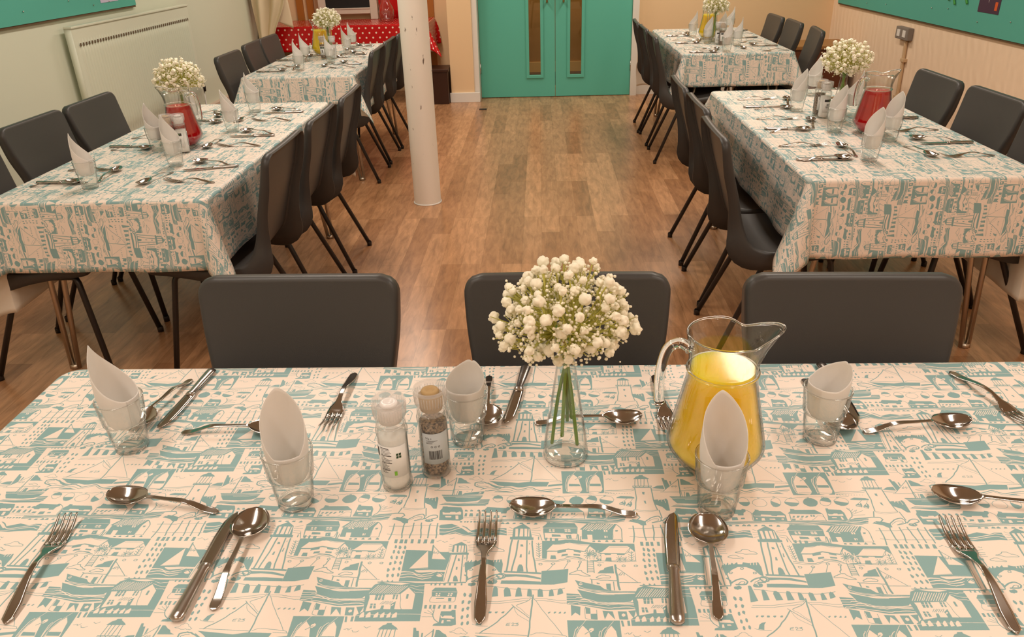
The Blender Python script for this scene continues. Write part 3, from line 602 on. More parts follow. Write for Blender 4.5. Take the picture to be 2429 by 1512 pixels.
1 0 871 917 891 934 920 928 943 918 944 891 926 887 909 904
3 20 941 911 946 921 958 932 967 942 978 949 987 953 999 956 1004 953 1007 946 1010 943 1010 933 1010 926 1004 919 993 915 981 912 970 908
3 9 949 911 955 918 964 925 972 932 981 936 990 936 993 936 999 936 999 932 999 926 993 922 987 919 981 919
3 20 13 922 19 929 28 940 36 946 45 950 51 950 57 950 63 947 65 940 65 933 63 930 57 927 48 923 39 920 31 916 25 913
1 0 51 910 48 906 45 903 39 899 34 899 28 899 19 902 16 906 13 909 16 912 19 919 25 919 31 923 36 919 45 920 48 913
2 9 25 913 28 916 34 916 36 916 39 913 39 909 39 906
2 9 781 926 795 926 816 930 833 933 848 937 862 937 874 937 880 934 885 931 888 924
3 22 888 883 888 870 888 850 888 833 886 809 883 789 880 772
3 22 932 891 929 874 929 854 929 833 929 813 932 796 932 786
3 22 970 891 970 878 970 858 970 837 967 817 964 800 964 787
3 22 2 892 2 878 5 862 5 841 8 821 10 801 10 787
3 22 42 886 39 876 39 855 39 838 39 818 40 801 40 788
3 22 71 890 71 876 71 859 71 839 74 819 74 802 74 788
3 9 868 866 891 867 923 867 949 867 967 871 984 875 1002 875 1031 875 1060 873 1083 870
3 9 868 812 886 809 906 806 932 806 958 807 984 807 1010 808 1037 808 1063 808 1083 809
1 0 80 873 86 880 132 887 161 871 179 874 196 864 214 841 240 852 266 862 310 849 333 860 362 860 365 810 336 813 243 801 188 804 153 820 103 806 86 809
0 0 156 871 173 874 193 858 217 831 205 827 179 854
2 15 83 856 92 853 106 853 121 853 135 857 150 867 161 871
2 14 86 829 95 829 109 829 124 833 141 843 159 854 173 861 182 861 188 854 196 848 208 838 217 828 228 824 240 825 252 828 266 832 289 839 315 846 333 853 347 850 356 847 362 843
2 12 103 806 118 813 135 823 150 830 161 823 173 817 185 810 202 807 223 811 243 815 269 822 295 829 318 833 339 833 353 826 362 823
3 9 80 765 83 765 89 768 92 772 95 772 98 772 98 772
3 9 103 765 106 765 109 762 112 758 118 762 121 765 124 765
3 9 133 782 135 782 138 783 141 783 144 786 147 789 150 789
3 9 188 773 191 773 194 773 196 770 199 773 199 773 202 773
3 9 205 763 205 763 208 760 211 760 214 760 214 763 217 763
3 9 228 764 231 764 234 764 237 760 237 760 240 760 243 764
1 0 906 776 918 776 918 749 906 749
1 0 929 776 941 776 941 749 926 749
1 0 947 776 958 776 958 749 947 749
1 0 973 777 984 777 984 750 973 750
1 0 2 777 13 777 13 750 2 750
1 0 28 777 40 778 40 751 25 750
1 0 57 778 69 778 69 751 54 751
1 0 921 725 921 718 918 715 915 715 912 718 912 728 912 735 915 739 918 735 920 732
1 0 941 719 938 712 935 708 932 712 929 715 929 722 929 732 932 735 935 732 938 729
1 0 961 719 958 712 958 709 952 712 952 715 950 722 952 732 952 736 958 732 958 729
1 0 918 691 918 685 915 681 912 681 909 688 909 695 909 701 912 705 915 705 918 698
1 0 938 688 938 681 935 678 932 681 929 685 926 691 929 698 929 702 935 702 935 698
1 0 958 689 958 682 955 678 953 678 950 685 947 692 950 699 952 702 955 702 958 695
1 0 915 654 915 647 912 644 909 647 906 651 903 657 906 664 906 667 912 668 912 661
1 0 935 654 935 648 932 644 929 644 926 651 926 658 926 664 929 668 932 665 935 661
1 0 955 655 955 648 953 645 950 645 947 651 947 658 947 665 950 668 953 668 955 661
1 0 915 614 915 610 912 607 909 607 906 610 906 617 906 624 909 627 912 627 915 624
1 0 935 624 932 617 929 614 926 614 924 620 924 627 924 634 926 637 929 634 932 631
1 0 956 621 953 614 953 611 947 611 947 617 944 624 947 631 947 634 953 631 953 628
1 0 915 576 912 570 909 566 906 566 903 573 903 580 903 586 906 590 909 586 912 583
1 0 935 583 932 577 929 573 927 573 924 580 924 587 924 590 927 593 929 594 932 590
1 0 956 584 953 577 953 574 950 574 947 580 944 587 947 594 947 597 953 594 953 590
1 0 915 543 915 536 912 532 909 532 906 539 906 546 906 553 909 553 912 553 915 549
1 0 935 543 935 536 932 533 929 533 927 539 924 546 927 553 929 556 932 553 935 550
1 0 956 547 956 540 953 536 950 536 947 543 947 550 947 557 950 560 953 557 956 553
1 0 225 441 225 431 223 427 220 424 217 427 214 434 214 441 217 448 220 448 222 444
1 0 246 438 246 428 243 424 240 421 237 424 234 431 237 438 237 444 243 445 246 441
1 0 220 397 220 390 217 387 214 383 211 387 211 393 211 400 214 404 217 407 220 404
1 0 246 397 243 391 240 384 237 384 234 387 234 390 234 397 237 404 240 404 243 404
1 0 223 356 223 350 220 343 217 343 214 346 214 350 214 356 217 363 220 363 223 363
1 0 243 363 240 357 240 350 237 350 234 353 231 357 231 363 234 370 237 370 240 370
1 0 223 316 223 309 220 302 217 302 214 306 214 309 214 316 217 323 220 323 223 319
1 0 243 323 243 316 240 309 237 309 234 313 234 316 234 323 237 330 240 330 243 326
1 0 226 282 226 275 223 269 220 269 217 272 217 275 217 282 220 289 223 289 226 286
1 0 246 286 246 279 243 272 240 272 237 276 237 279 237 286 240 293 243 293 246 289
1 0 512 871 530 895 530 905 544 905 544 902 646 900 658 870 655 826 515 830 515 864
2 7 515 864 655 866
0 0 539 854 547 855 547 848 539 848
0 0 553 855 562 855 562 848 553 848
0 0 539 844 547 844 550 838 539 838
0 0 553 845 562 845 562 838 553 838
0 0 602 855 614 856 614 849 605 849
0 0 617 856 626 856 629 849 617 849
0 0 602 845 614 845 614 839 605 839
0 0 617 846 626 846 629 839 617 839
3 17 518 831 521 787
3 11 655 826 649 789
3 8 521 790 539 790 565 791 588 791 611 791 635 792 649 789
1 0 550 821 585 818 588 805 550 804
1 0 608 815 629 819 632 792 611 791
0 0 620 802 620 802 620 802 617 798 617 798 617 798 617 802 617 802 617 802 617 805 617 805 617 805 620 805 620 805 620 805 620 805
3 7 600 825 634 826
1 0 524 797 533 797 530 777 521 777
1 0 542 797 550 797 550 774 542 773
1 0 562 794 576 794 576 774 562 774
3 12 501 820 510 780
3 22 658 819 658 779
3 15 669 809 664 775
1 0 666 856 698 897 817 896 817 886 803 855 678 853
2 13 707 894 681 857
2 13 719 894 690 857
2 13 727 895 701 857
2 13 739 895 710 857
2 13 748 895 722 857
2 13 759 895 730 857
2 13 768 895 742 858
2 13 780 895 751 858
2 13 788 895 762 858
2 13 800 896 771 858
2 13 809 896 783 858
1 0 675 853 803 855 797 787 716 786 716 820 695 820 696 789 672 789
0 0 695 853 707 854 707 847 698 847
0 0 710 854 719 854 722 844 713 847
0 0 765 855 771 855 771 841 765 841
0 0 774 855 780 855 780 841 774 841
0 0 765 814 771 814 771 801 765 800
0 0 774 814 777 814 777 801 774 801
3 15 818 894 824 888 833 874 838 861 838 837 836 810 836 790
3 6 818 894 812 887 806 874 804 857 801 833 801 809 798 793
3 8 716 788 833 790
1 0 812 854 824 854 821 844 812 843
1 0 714 771 714 774 716 781 719 781 722 781 725 781 725 775 725 771
1 0 734 771 737 775 737 781 740 782 743 782 746 782 748 775 748 772
1 0 766 772 766 775 769 782 772 785 775 785 777 782 777 779 780 772
1 0 792 772 795 779 798 782 801 786 804 786 804 782 807 779 807 772
1 0 824 773 827 779 827 783 830 786 833 786 836 783 838 780 839 773
1 0 510 775 571 776 603 786 635 787 667 777 705 767 760 762 882 763 879 652 714 646 679 656 629 675 592 671 557 657 510 660
0 0 528 711 554 752 583 755 621 766 658 757 702 754 679 710 644 719 615 726 568 711
0 0 531 704 568 705 615 719 679 706 702 744 725 714 725 653 685 652 656 672 612 678 566 657 528 657
3 7 557 752 563 752 571 752 583 752 594 756 606 763 621 763 632 763 644 756 658 753 673 750 690 750 699 750
3 9 528 707 539 708 554 708 568 708 583 715 597 719 615 722 635 719 658 709 679 706 690 717 696 734 702 744
1 0 571 708 606 719 606 705 571 694
1 0 635 719 664 709 664 699 638 706
1 0 589 688 612 692 612 682 586 674
1 0 635 692 661 689 661 679 635 682
1 0 545 681 563 681 566 657 542 657
3 14 696 690 720 690
3 14 696 690 717 673
3 14 696 690 708 663
3 14 696 690 699 659
3 14 696 690 688 659
3 14 696 690 682 669
3 14 696 690 676 679
3 14 696 690 679 696
3 14 696 690 682 710
3 14 696 690 690 717
3 14 696 690 702 720
3 14 696 690 711 714
3 14 696 690 717 703
3 13 720 690 740 684
3 13 720 690 734 670
3 13 720 690 725 663
3 13 720 690 714 659
3 13 720 690 705 666
3 13 720 690 699 680
3 13 720 690 702 693
3 13 720 690 705 707
3 13 720 690 714 717
3 13 720 690 725 717
3 13 720 690 734 710
3 13 720 690 740 697
2 8 705 670 717 666
2 8 705 670 711 656
2 8 705 670 705 653
2 8 705 670 696 652
2 8 705 670 690 663
2 8 705 670 693 676
2 8 705 670 699 686
2 8 705 670 708 686
2 8 705 670 714 680
2 10 731 694 746 687
2 10 731 694 737 673
2 10 731 694 725 673
2 10 731 694 717 690
2 10 731 694 722 707
2 10 731 694 734 714
2 10 731 694 746 704
2 9 737 670 749 670
2 9 737 670 746 657
2 9 737 670 734 650
2 9 737 670 725 656
2 9 737 670 722 670
2 9 737 670 728 683
2 9 737 670 737 690
2 9 737 670 746 684
0 0 743 700 780 745 853 746 862 736 839 699
0 0 746 694 839 695 862 733 879 709 876 655 743 650
3 9 743 697 772 698 810 695 839 695 853 706 859 723 862 733
3 7 780 738 853 739
1 0 757 694 783 694 783 688 760 687
1 0 807 695 839 695 836 688 807 688
1 0 763 670 783 671 783 647 757 647
3 10 815 661 830 658
3 10 815 661 824 644
3 10 815 661 815 641
3 10 815 661 804 644
3 10 815 661 801 657
3 10 815 661 804 671
3 10 815 661 812 681
3 10 815 661 824 681
3 10 815 661 830 671
3 8 836 661 847 658
3 8 836 661 842 651
3 8 836 661 836 644
3 8 836 661 827 648
3 8 836 661 824 658
3 8 836 661 827 668
3 8 836 661 833 675
3 8 836 661 842 678
3 8 836 661 844 672
3 13 496 761 499 666
3 11 496 747 487 757
3 11 496 747 507 758
3 11 496 731 487 741
3 11 496 731 507 741
3 11 496 717 487 727
3 11 496 717 507 727
3 11 496 703 487 713
3 11 496 703 507 714
3 11 496 687 487 697
3 11 496 687 507 697
3 11 496 673 487 683
3 11 496 673 507 683
3 13 865 712 862 655
3 11 865 699 853 709
3 11 865 699 873 709
3 11 862 682 853 692
3 11 862 682 873 692
3 11 862 669 850 678
3 11 862 669 874 679
3 11 859 655 850 665
3 11 859 655 871 665
3 12 487 659 502 656 525 650 542 647 557 647 568 647 580 654 595 658 609 668 627 672 644 669 664 662 679 656
3 9 484 649 502 646 522 640 542 640 560 640 577 644 592 651 606 654 618 658 629 662 650 659 670 652 685 649
3 8 714 646 717 646 725 643 731 639 740 640 746 640 752 636
3 9 714 649 737 650 769 647 801 644 830 644 859 648 879 649
0 0 691 649 711 649 711 575 688 575
3 14 688 652 685 575
3 14 711 649 711 575
3 13 691 646 714 646
3 13 691 635 711 636
3 13 688 622 711 626
3 13 688 612 711 612
3 13 688 602 711 602
3 13 688 592 711 592
3 13 688 581 708 582
3 11 510 626 510 623 508 619 505 619 505 619 502 619 499 619 499 622 496 626 499 626 499 629 502 629 505 629 505 629 508 629 510 626 510 626
3 11 740 623 740 623 737 619 737 619 734 616 731 619 728 619 728 623 728 623 728 626 728 626 731 629 734 629 737 629 737 626 740 626 740 623
3 11 833 621 833 617 833 617 830 614 827 614 824 614 824 617 821 617 821 621 821 621 824 624 827 624 827 627 830 624 833 624 833 621 833 621
3 11 882 622 879 618 879 615 877 615 874 615 871 615 871 615 868 618 868 621 868 621 871 625 874 625 876 625 876 625 879 625 879 621 882 622
3 11 560 627 560 627 557 623 554 623 554 620 551 623 548 623 548 627 545 627 548 630 548 630 551 633 554 633 557 633 557 630 560 630 560 627
3 11 621 645 621 645 618 641 618 641 615 641 612 641 609 641 609 644 609 644 609 648 609 648 612 651 615 651 618 651 618 648 621 648 621 645
3 11 664 642 664 638 661 638 661 635 659 635 656 635 653 638 653 638 653 642 653 642 653 645 656 645 659 649 661 645 664 645 664 642 664 642
3 11 551 620 548 613 545 606 540 599 537 593 531 589 528 582
3 11 612 638 595 597
3 17 659 635 659 628 656 625 656 618 653 608 647 601 647 594
1 0 508 582 595 594 612 597 606 516 554 502 505 501
1 0 362 580 487 575 508 572 505 562 435 567 362 570
1 0 368 560 409 560 452 558 505 541 505 531 447 544 409 547 371 543
1 0 354 522 435 524 505 518 505 501 351 502
3 22 368 550 368 546 365 539 359 536 354 536 345 536 342 539 336 546 336 549 336 556 339 559 345 563 351 563 359 563 365 560 368 556 368 550
1 0 432 892 461 862 391 861
1 0 391 861 461 862 469 798 388 800
0 0 400 857 411 858 411 804 400 803
0 0 420 858 432 858 432 804 417 804
0 0 437 858 449 858 449 804 438 804
0 0 455 858 458 858 458 804 452 804
1 0 379 800 475 798 475 781 379 783
0 0 385 776 472 777 487 575 368 580
3 27 388 780 385 759 382 729 380 695 377 651 374 607 371 577
3 25 414 777 411 753 409 719 406 682 400 645 394 607 391 580
3 23 449 777 449 753 449 720 449 683 449 645 449 605 452 578
3 25 470 774 470 747 473 710 475 673 481 636 484 599 487 575
1 0 423 750 432 750 435 736 423 736
1 0 423 685 429 686 429 665 420 665
1 0 458 710 461 710 461 686 455 686
1 0 458 760 461 760 461 750 458 750
1 0 412 577 415 608 420 621 429 621 435 608 438 578
3 8 374 867 388 857
3 8 371 847 388 844
3 8 368 830 388 830
3 8 368 813 388 817
3 8 467 855 501 866
3 8 467 845 504 846
3 8 469 831 501 825
3 8 469 818 501 808
3 18 496 801 496 785"""
def draw_tile(S, W, H):
    img = np.zeros((H, W), np.float32)
    for line in S.split('\n'):
        q = np.array(line.split(), float); k = int(q[0]); w = q[1]/4000*W
        X = q[2::2]/1000*W; Y = q[3::2]/1000*H; col = float(k % 2)
        mg = w/2+1
        x0, x1 = int(np.floor(X.min()-mg)), int(np.ceil(X.max()+mg)); y0, y1 = int(np.floor(Y.min()-mg)), int(np.ceil(Y.max()+mg))
        gx, gy = np.meshgrid(np.arange(x0, x1+1)+.5, np.arange(y0, y1+1)+.5)
        ins = np.zeros(gx.shape, bool); n = len(X)
        if k < 2:
            for j in range(n):
                xa, ya, xb, yb = X[j], Y[j], X[(j+1) % n], Y[(j+1) % n]
                if ya != yb: ins ^= ((ya > gy) != (yb > gy)) & (gx < (xb-xa)*(gy-ya)/(yb-ya)+xa)
        else:
            for j in range(n-1):
                dx, dy = X[j+1]-X[j], Y[j+1]-Y[j]
                s = np.clip(((gx-X[j])*dx+(gy-Y[j])*dy)/(dx*dx+dy*dy+1e-9), 0, 1)
                ins |= (gx-X[j]-s*dx)**2+(gy-Y[j]-s*dy)**2 < (w/2)**2
        r, c = np.nonzero(ins)
        img[(r+y0) % H, (c+x0) % W] = col
    return img
TW, TH = 1408, 1216
im = draw_tile(TILE, TW*2, TH*2).reshape(TH, 2, TW, 2).mean((1, 3))
px = np.ones((TH, TW, 4), np.float32); px[..., 0] = px[..., 1] = px[..., 2] = im
img = bpy.data.images.new('harbour_print', TW, TH); img.colorspace_settings.name = 'Non-Color'
img.pixels.foreach_set(px.ravel()); img.update(); img.pack()
m = mat('harbour_oilcloth', (.8, .7, .6), .42, spec=.35)
tc = nd(m, 'ShaderNodeTexCoord'); it = nd(m, 'ShaderNodeTexImage'); it.image = img; it.extension = 'REPEAT'
mc = nd(m, 'ShaderNodeMix', data_type='RGBA'); mc.inputs[6].default_value = (.87, .755, .665, 1); mc.inputs[7].default_value = (.25, .415, .425, 1)
lk(m, tc.outputs['UV'], it.inputs[0]); lk(m, it.outputs[0], mc.inputs[0]); lk(m, mc.outputs[2], bsdf(m).inputs['Base Color'])
E1 = np.array([.3442, -.0045]); E2 = np.array([.0005, .296]); TO = np.array([-.18, .60]); MI = np.linalg.inv(np.stack([E1, E2], 1))
# ------------------------------------------------------------------ mesh helpers
def obj(name, bm, m=None, parent=None, smooth=True, mats=None, recalc=True):
    if recalc: bmesh.ops.recalc_face_normals(bm, faces=bm.faces[:])
    me = bpy.data.meshes.new(name); bm.to_mesh(me); bm.free()
    for mm in (mats or [m]): me.materials.append(MATS[mm])
    if smooth:
        for p in me.polygons: p.use_smooth = True
    o = bpy.data.objects.new(name, me); COL.objects.link(o)
    if parent: o.parent = parent
    return o
def sharp(o, ang=35):
    me = o.data
    bm = bmesh.new(); bm.from_mesh(me)
    for e in bm.edges:
        if len(e.link_faces) == 2 and e.calc_face_angle(0) > math.radians(ang): e.smooth = False
    bm.to_mesh(me); bm.free(); return o
def tag(o, label, cat, group=None):
    o['label'] = label; o['category'] = cat
    if group: o['group'] = group
    return o
def struct(o): o['kind'] = 'structure'; return o
def empty(name, loc=(0, 0, 0), rz=0):
    o = bpy.data.objects.new(name, None); COL.objects.link(o); o.location = loc; o.rotation_euler = (0, 0, rz); o.empty_display_size = .05
    return o
def dup(root, loc, rz=0):
    kids = {}
    for o in COL.objects:
        if o.parent: kids.setdefault(o.parent.name, []).append(o)
    def cp(o, par):
        c = o.copy(); COL.objects.link(c)
        if par: c.parent = par
        for k in kids.get(o.name, []): cp(k, c)
        return c
    r = cp(root, None); r.location = loc; r.rotation_euler = (root.rotation_euler[0], root.rotation_euler[1], rz)
    for k in ('label', 'category', 'group'):
        if k in r: del r[k]
    return r
def box(bm, x0, x1, y0, y1, z0, z1, mi=0, bev=0):
    vs = [bm.verts.new((x, y, z)) for x in (x0, x1) for y in (y0, y1) for z in (z0, z1)]
    fs = [bm.faces.new([vs[i] for i in q]) for q in ((0, 1, 3, 2), (4, 6, 7, 5), (0, 4, 5, 1), (2, 3, 7, 6), (0, 2, 6, 4), (1, 5, 7, 3))]
    for f in fs: f.material_index = mi
    if bev:
        es = {e for f in fs for e in f.edges}
        bmesh.ops.bevel(bm, geom=list(es), offset=bev, segments=2, affect='EDGES', profile=.6)
    return bm
def lathe(bm, prof, n=40, mi=0, cx=0, cy=0, cz=0, arc=2*PI, a0=0):
    full = abs(arc-2*PI) < 1e-6; rows = []
    for r, z in prof:
        if r < 1e-6: rows.append([bm.verts.new((cx, cy, cz+z))])
        else: rows.append([bm.verts.new((cx+r*math.cos(a0+arc*i/n), cy+r*math.sin(a0+arc*i/n), cz+z)) for i in range(n if full else n+1)])
    for a, b in zip(rows, rows[1:]):
        k = n
        for i in range(k):
            j = (i+1) % n if full else i+1
            if len(a) == 1 and len(b) == 1: break
            q = [a[0], b[j], b[i]] if len(a) == 1 else ([a[i], a[j], b[0]] if len(b) == 1 else [a[i], a[j], b[j], b[i]])
            f = bm.faces.new(q); f.material_index = mi
    return bm
def tube(bm, path, rad, n=10, caps=True, flat=1.0, mi=0):
    P = [Vector(p) for p in path]; R = rad if isinstance(rad, (list, tuple)) else [rad]*len(P)
    rows = []; up = None
    for i, p in enumerate(P):
        t = (P[min(i+1, len(P)-1)]-P[max(i-1, 0)]).normalized()
        if up is None:
            up = Vector((0, 0, 1)) if abs(t.z) < .9 else Vector((1, 0, 0))
        a = t.cross(up).normalized(); b = a.cross(t).normalized(); up = b
        rows.append([bm.verts.new(p+R[i]*(math.cos(2*PI*k/n)*a*flat+math.sin(2*PI*k/n)*b)) for k in range(n)])
    for r0, r1 in zip(rows, rows[1:]):
        for k in range(n):
            f = bm.faces.new((r0[k], r0[(k+1) % n], r1[(k+1) % n], r1[k])); f.material_index = mi
    if caps:
        for r in (rows[0][::-1], rows[-1]):
            f = bm.faces.new(r); f.material_index = mi
    return bm
def spline(pts, k=6):
    P = [Vector(p) for p in pts]; out = []
    for i in range(len(P)-1):
        a, b, c, d = P[max(i-1, 0)], P[i], P[i+1], P[min(i+2, len(P)-1)]
        for s in range(k):
            t = s/k; out.append(.5*((2*b)+(c-a)*t+(2*a-5*b+4*c-d)*t*t+(-a+3*b-3*c+d)*t**3))
    return out+[P[-1]]
def grid(bm, f, nu, nv, mi=0):
    V = [[bm.verts.new(f(i/nu, j/nv)) for j in range(nv+1)] for i in range(nu+1)]
    for i in range(nu):
        for j in range(nv):
            q = bm.faces.new((V[i][j], V[i+1][j], V[i+1][j+1], V[i][j+1])); q.material_index = mi
    return V
def interp(x, xs, ys):
    return float(np.interp(x, xs, ys))
def smoothcurve(xs, ys):
    xs = np.array(xs, float); ys = np.array(ys, float)
    d = np.gradient(ys, xs)
    def f(x):
        x = min(max(x, xs[0]), xs[-1]); i = min(int(np.searchsorted(xs, x, 'right'))-1, len(xs)-2); i = max(i, 0)
        h = xs[i+1]-xs[i]; t = (x-xs[i])/h
        return float((2*t**3-3*t*t+1)*ys[i]+(t**3-2*t*t+t)*h*d[i]+(-2*t**3+3*t*t)*ys[i+1]+(t**3-t*t)*h*d[i+1])
    return f
def solidify(o, th, off=-1, mo=None):
    s = o.modifiers.new('thickness', 'SOLIDIFY'); s.thickness = th; s.offset = off
    if mo: s.material_offset = mo; s.material_offset_rim = 0
    return o
def text_mesh(bm, s, size, place, mi=0, bold=0):
    cu = bpy.data.curves.new('t', 'FONT'); cu.body = s; cu.size = size; cu.align_x = 'CENTER'; cu.align_y = 'CENTER'; cu.offset = bold; cu.resolution_u = 2
    o = bpy.data.objects.new('t', cu); COL.objects.link(o)
    me = bpy.data.meshes.new_from_object(o.evaluated_get(bpy.context.evaluated_depsgraph_get()))
    n0 = len(bm.verts); vs = [bm.verts.new(place(v.co.x, v.co.y)) for v in me.vertices]
    for p in me.polygons:
        try: bm.faces.new([vs[i] for i in p.vertices]).material_index = mi
        except ValueError: pass
    bpy.data.objects.remove(o); bpy.data.curves.remove(cu); bpy.data.meshes.remove(me)
# ------------------------------------------------------------------ the room
XL, XR, YB, YA, ZC, YF = -2.75, 2.85, 8.12, 8.62, 2.75, -2.2      # walls, door wall, alcove wall, ceiling, wall behind the viewer
def slab(name, x0, x1, y0, y1, z0, z1, m): return struct(obj(name, box(bmesh.new(), x0, x1, y0, y1, z0, z1), m, smooth=False))
slab('floor', XL-.2, XR+.2, YF-.2, 8.75, -.1, 0, 'floor_vinyl')
slab('ceiling', XL-.2, XR+.2, YF-.2, 8.9, ZC, ZC+.1, 'ceiling_paint')
slab('wall_left', XL-.15, XL, YF-.2, 8.75, 0, ZC, 'wall_green')
slab('wall_right', XR, XR+.15, YF-.2, 8.75, 0, ZC, 'wall_textured')
slab('wall_front', XL, XR, YF-.15, YF, 0, ZC, 'wall_cream')
bm = bmesh.new()
box(bm, XL, -.885, YA, YA+.13, 0, ZC); box(bm, -.885, -.655, 7.88, YA+.13, 0, ZC); box(bm, .955, XR, YB, YA+.13, 0, ZC); box(bm, -.655, .955, YB-.02, YA+.13, 2.09, ZC)
struct(obj('wall_back', bm, 'wall_peach', smooth=False))
slab('baseboard_left', XL, XL+.045, YF, 7.4, 0, .30, 'skirting_pink')
bm = bmesh.new(); box(bm, -.90, -.60, 7.862, 7.885, 0, .095, bev=.004); struct(obj('baseboard_back', bm, 'white_gloss', smooth=False))
bm = bmesh.new(); box(bm, .955, 1.6, YB-.018, YB, 0, .095); box(bm, 1.6, XR, YB-.018, YB, 0, .095); struct(obj('baseboard_right', bm, 'white_gloss', smooth=False))
bm = bmesh.new(); box(bm, -.66, -.602, 7.90, 8.10, 0, 2.09); box(bm, .908, .97, 8.04, 8.135, 0, 2.09); box(bm, -.60, .908, 8.05, 8.13, 2.035, 2.09)
struct(obj('trim_1', bm, 'white_gloss', smooth=False))
slab('corridor_floor', -1.2, 1.5, 8.75, 9.9, -.1, 0, 'corridor_floor')
slab('wall_corridor', -1.2, 1.5, 9.7, 9.8, 0, 2.4, 'corridor_wall')
bm = bmesh.new(); box(bm, -1.2, 1.5, 9.68, 9.7, 0, .115); struct(obj('baseboard_corridor', bm, 'corridor_skirting', smooth=False))
bm = bmesh.new(); box(bm, -1.25, -1.2, 8.75, 9.8, 0, 2.4); box(bm, 1.5, 1.55, 8.75, 9.8, 0, 2.4); box(bm, -1.25, 1.55, 8.75, 9.8, 2.4, 2.45); struct(obj('wall_corridor_sides', bm, 'corridor_wall', smooth=False))
def door(name, x0, x1, hx0, hx1, hinge_x, hand_x, label):
    bm = bmesh.new(); y0, y1 = 8.07, 8.115; zb, zt = .212, 1.82
    box(bm, x0, hx0, y0, y1, .006, 2.03); box(bm, hx1, x1, y0, y1, .006, 2.03); box(bm, hx0, hx1, y0, y1, .006, zb); box(bm, hx0, hx1, y0, y1, zt, 2.03)
    d = struct(obj(name, bm, 'door_green', smooth=False))
    bm = bmesh.new(); w = .024
    for a, b, c, e in ((hx0-w, hx0+.006, zb-w, zt+w), (hx1-.006, hx1+w, zb-w, zt+w), (hx0, hx1, zb-w, zb+.006), (hx0, hx1, zt-.006, zt+w)):
        box(bm, a, b, y0-.012, y0+.002, c, e, bev=.003)
    obj('glazing_bead', bm, 'door_green', d, smooth=False)
    bm = bmesh.new(); box(bm, hx0, hx1, y0+.018, y0+.024, zb, zt); obj('glass_pane', bm, 'thin_glass', d, smooth=False)
    for z in (.29, 1.0, 1.75):
        bm = bmesh.new(); lathe(bm, [(0, -.05), (.008, -.05), (.008, .05), (0, .05)], 10, cx=hinge_x, cy=y0-.006, cz=z); obj('hinge', bm, 'steel_brushed', d)
    bm = bmesh.new(); tube(bm, spline([(hand_x, y0, .90), (hand_x, y0-.045, .905), (hand_x, y0-.05, .95), (hand_x, y0-.05, 1.15), (hand_x, y0-.045, 1.195), (hand_x, y0, 1.2)]), .010, 10); obj('pull_handle', bm, 'brass', d)
    return d
door('door_1', -.598, .152, -.112, .014, -.600, .075, '')
door('door_2', .157, .906, .296, .42, .908, .235, '')
bm = bmesh.new(); lathe(bm, [(0, 0), (.083, 0), (.083, ZC), (0, ZC)], 40, cx=-.712, cy=4.638); o = obj('pillar', bm, 'pillar_paint'); sharp(o)
lathe_r = bmesh.new(); lathe(lathe_r, [(.0835, 0), (.088, 0), (.088, .006), (.0835, .008)], 40, cx=-.712, cy=4.638); obj('paint_ring', lathe_r, 'white_gloss', o)
struct(o)
# notice boards, their papers
def board(name, x, dx, y0, y1, z0, z1, label):
    t = empty(name, (x, (y0+y1)/2, z0)); tag(t, label, 'notice board')
    h = (y1-y0)/2
    bm = bmesh.new(); box(bm, min(0, dx), max(0, dx), -h, h, .006, z1-z0); obj('felt_panel', bm, 'board_green', t, smooth=False)
    bm = bmesh.new(); box(bm, min(0, dx*.8), max(0, dx*.8), -h, h, -.006, .006); obj('edge_strip', bm, 'board_edge', t, smooth=False)
    for i in range(14):
        yy = -h+.1+i*(2*h-.2)/13+random.uniform(-.1, .1); zz = .04+random.random()*.12
        bm = bmesh.new(); lathe(bm, [(0, -.004), (.004, -.002), (.004, .002), (0, .004)], 8); p = obj('drawing_pin', bm, 'steel', t); p.location = (dx*1.15, yy, zz)
    return t
board('notice_board', XL+.001, .022, 3.0, 5.53, 1.128, 2.2, 'green felt notice board above the white ribbed radiator')
board('notice_board', XR-.001, -.022, 3.2, 7.95, .828, 2.1, 'green felt notice board above the wall socket')
def sheet(name, x, y0, y1, z0, z1, m, label, cat, extra=()):
    t = empty(name, (x, (y0+y1)/2, z0)); tag(t, label, cat)
    s = -1 if x > 0 else 1
    bm = bmesh.new(); box(bm, -.001, .001, -(y1-y0)/2, (y1-y0)/2, 0, z1-z0); obj('sheet', bm, m, t, smooth=False)
    for k, (poly, mm) in enumerate(extra):
        bm = bmesh.new(); vs = [bm.verts.new((s*.0018, a, b)) for a, b in poly]; f = bm.faces.new(vs); r = bmesh.ops.extrude_face_region(bm, geom=[f])
        for v in r['geom']:
            if isinstance(v, bmesh.types.BMVert): v.co.x -= s*.0007
        obj('printed_shape', bm, mm, t, smooth=False)
    return t
sheet('picture_sheet', XR-.0245, 5.17, 5.42, .965, 1.28, 'paper_purple', 'small dark purple picture pinned to the board above the socket', 'picture',
      (([(-.02, .30), (.01, .06), (.035, .30)], 'paper_white'), ([(-.10, .02), (-.07, .02), (-.07, .07), (-.10, .07)], 'paper_orange'), ([(.08, .2), (.1, .14), (.06, .12)], 'paper_orange')))
sheet('note_card', XL+.0245, 5.08, 5.30, 1.178, 1.34, 'paper_lilac', 'pale lilac card pinned to the board above the radiator', 'card')
t = empty('paper_flower', (XR-.03, 5.7, .985)); tag(t, 'green paper flower stems pinned to the board above the socket', 'paper craft')
for a, b, c in ((.11, .02, 'leaf_green'), (.02, .0, 'leaf_green'), (-.14, .015, 'leaf_green')):
    bm = bmesh.new(); tube(bm, spline([(0, a, b), (-.004, a+.02, b+.05), (0, a-.01, b+.14), (-.003, a+.03, b+.25)]), .009, 6, flat=.5); obj('stem', bm, c, t)
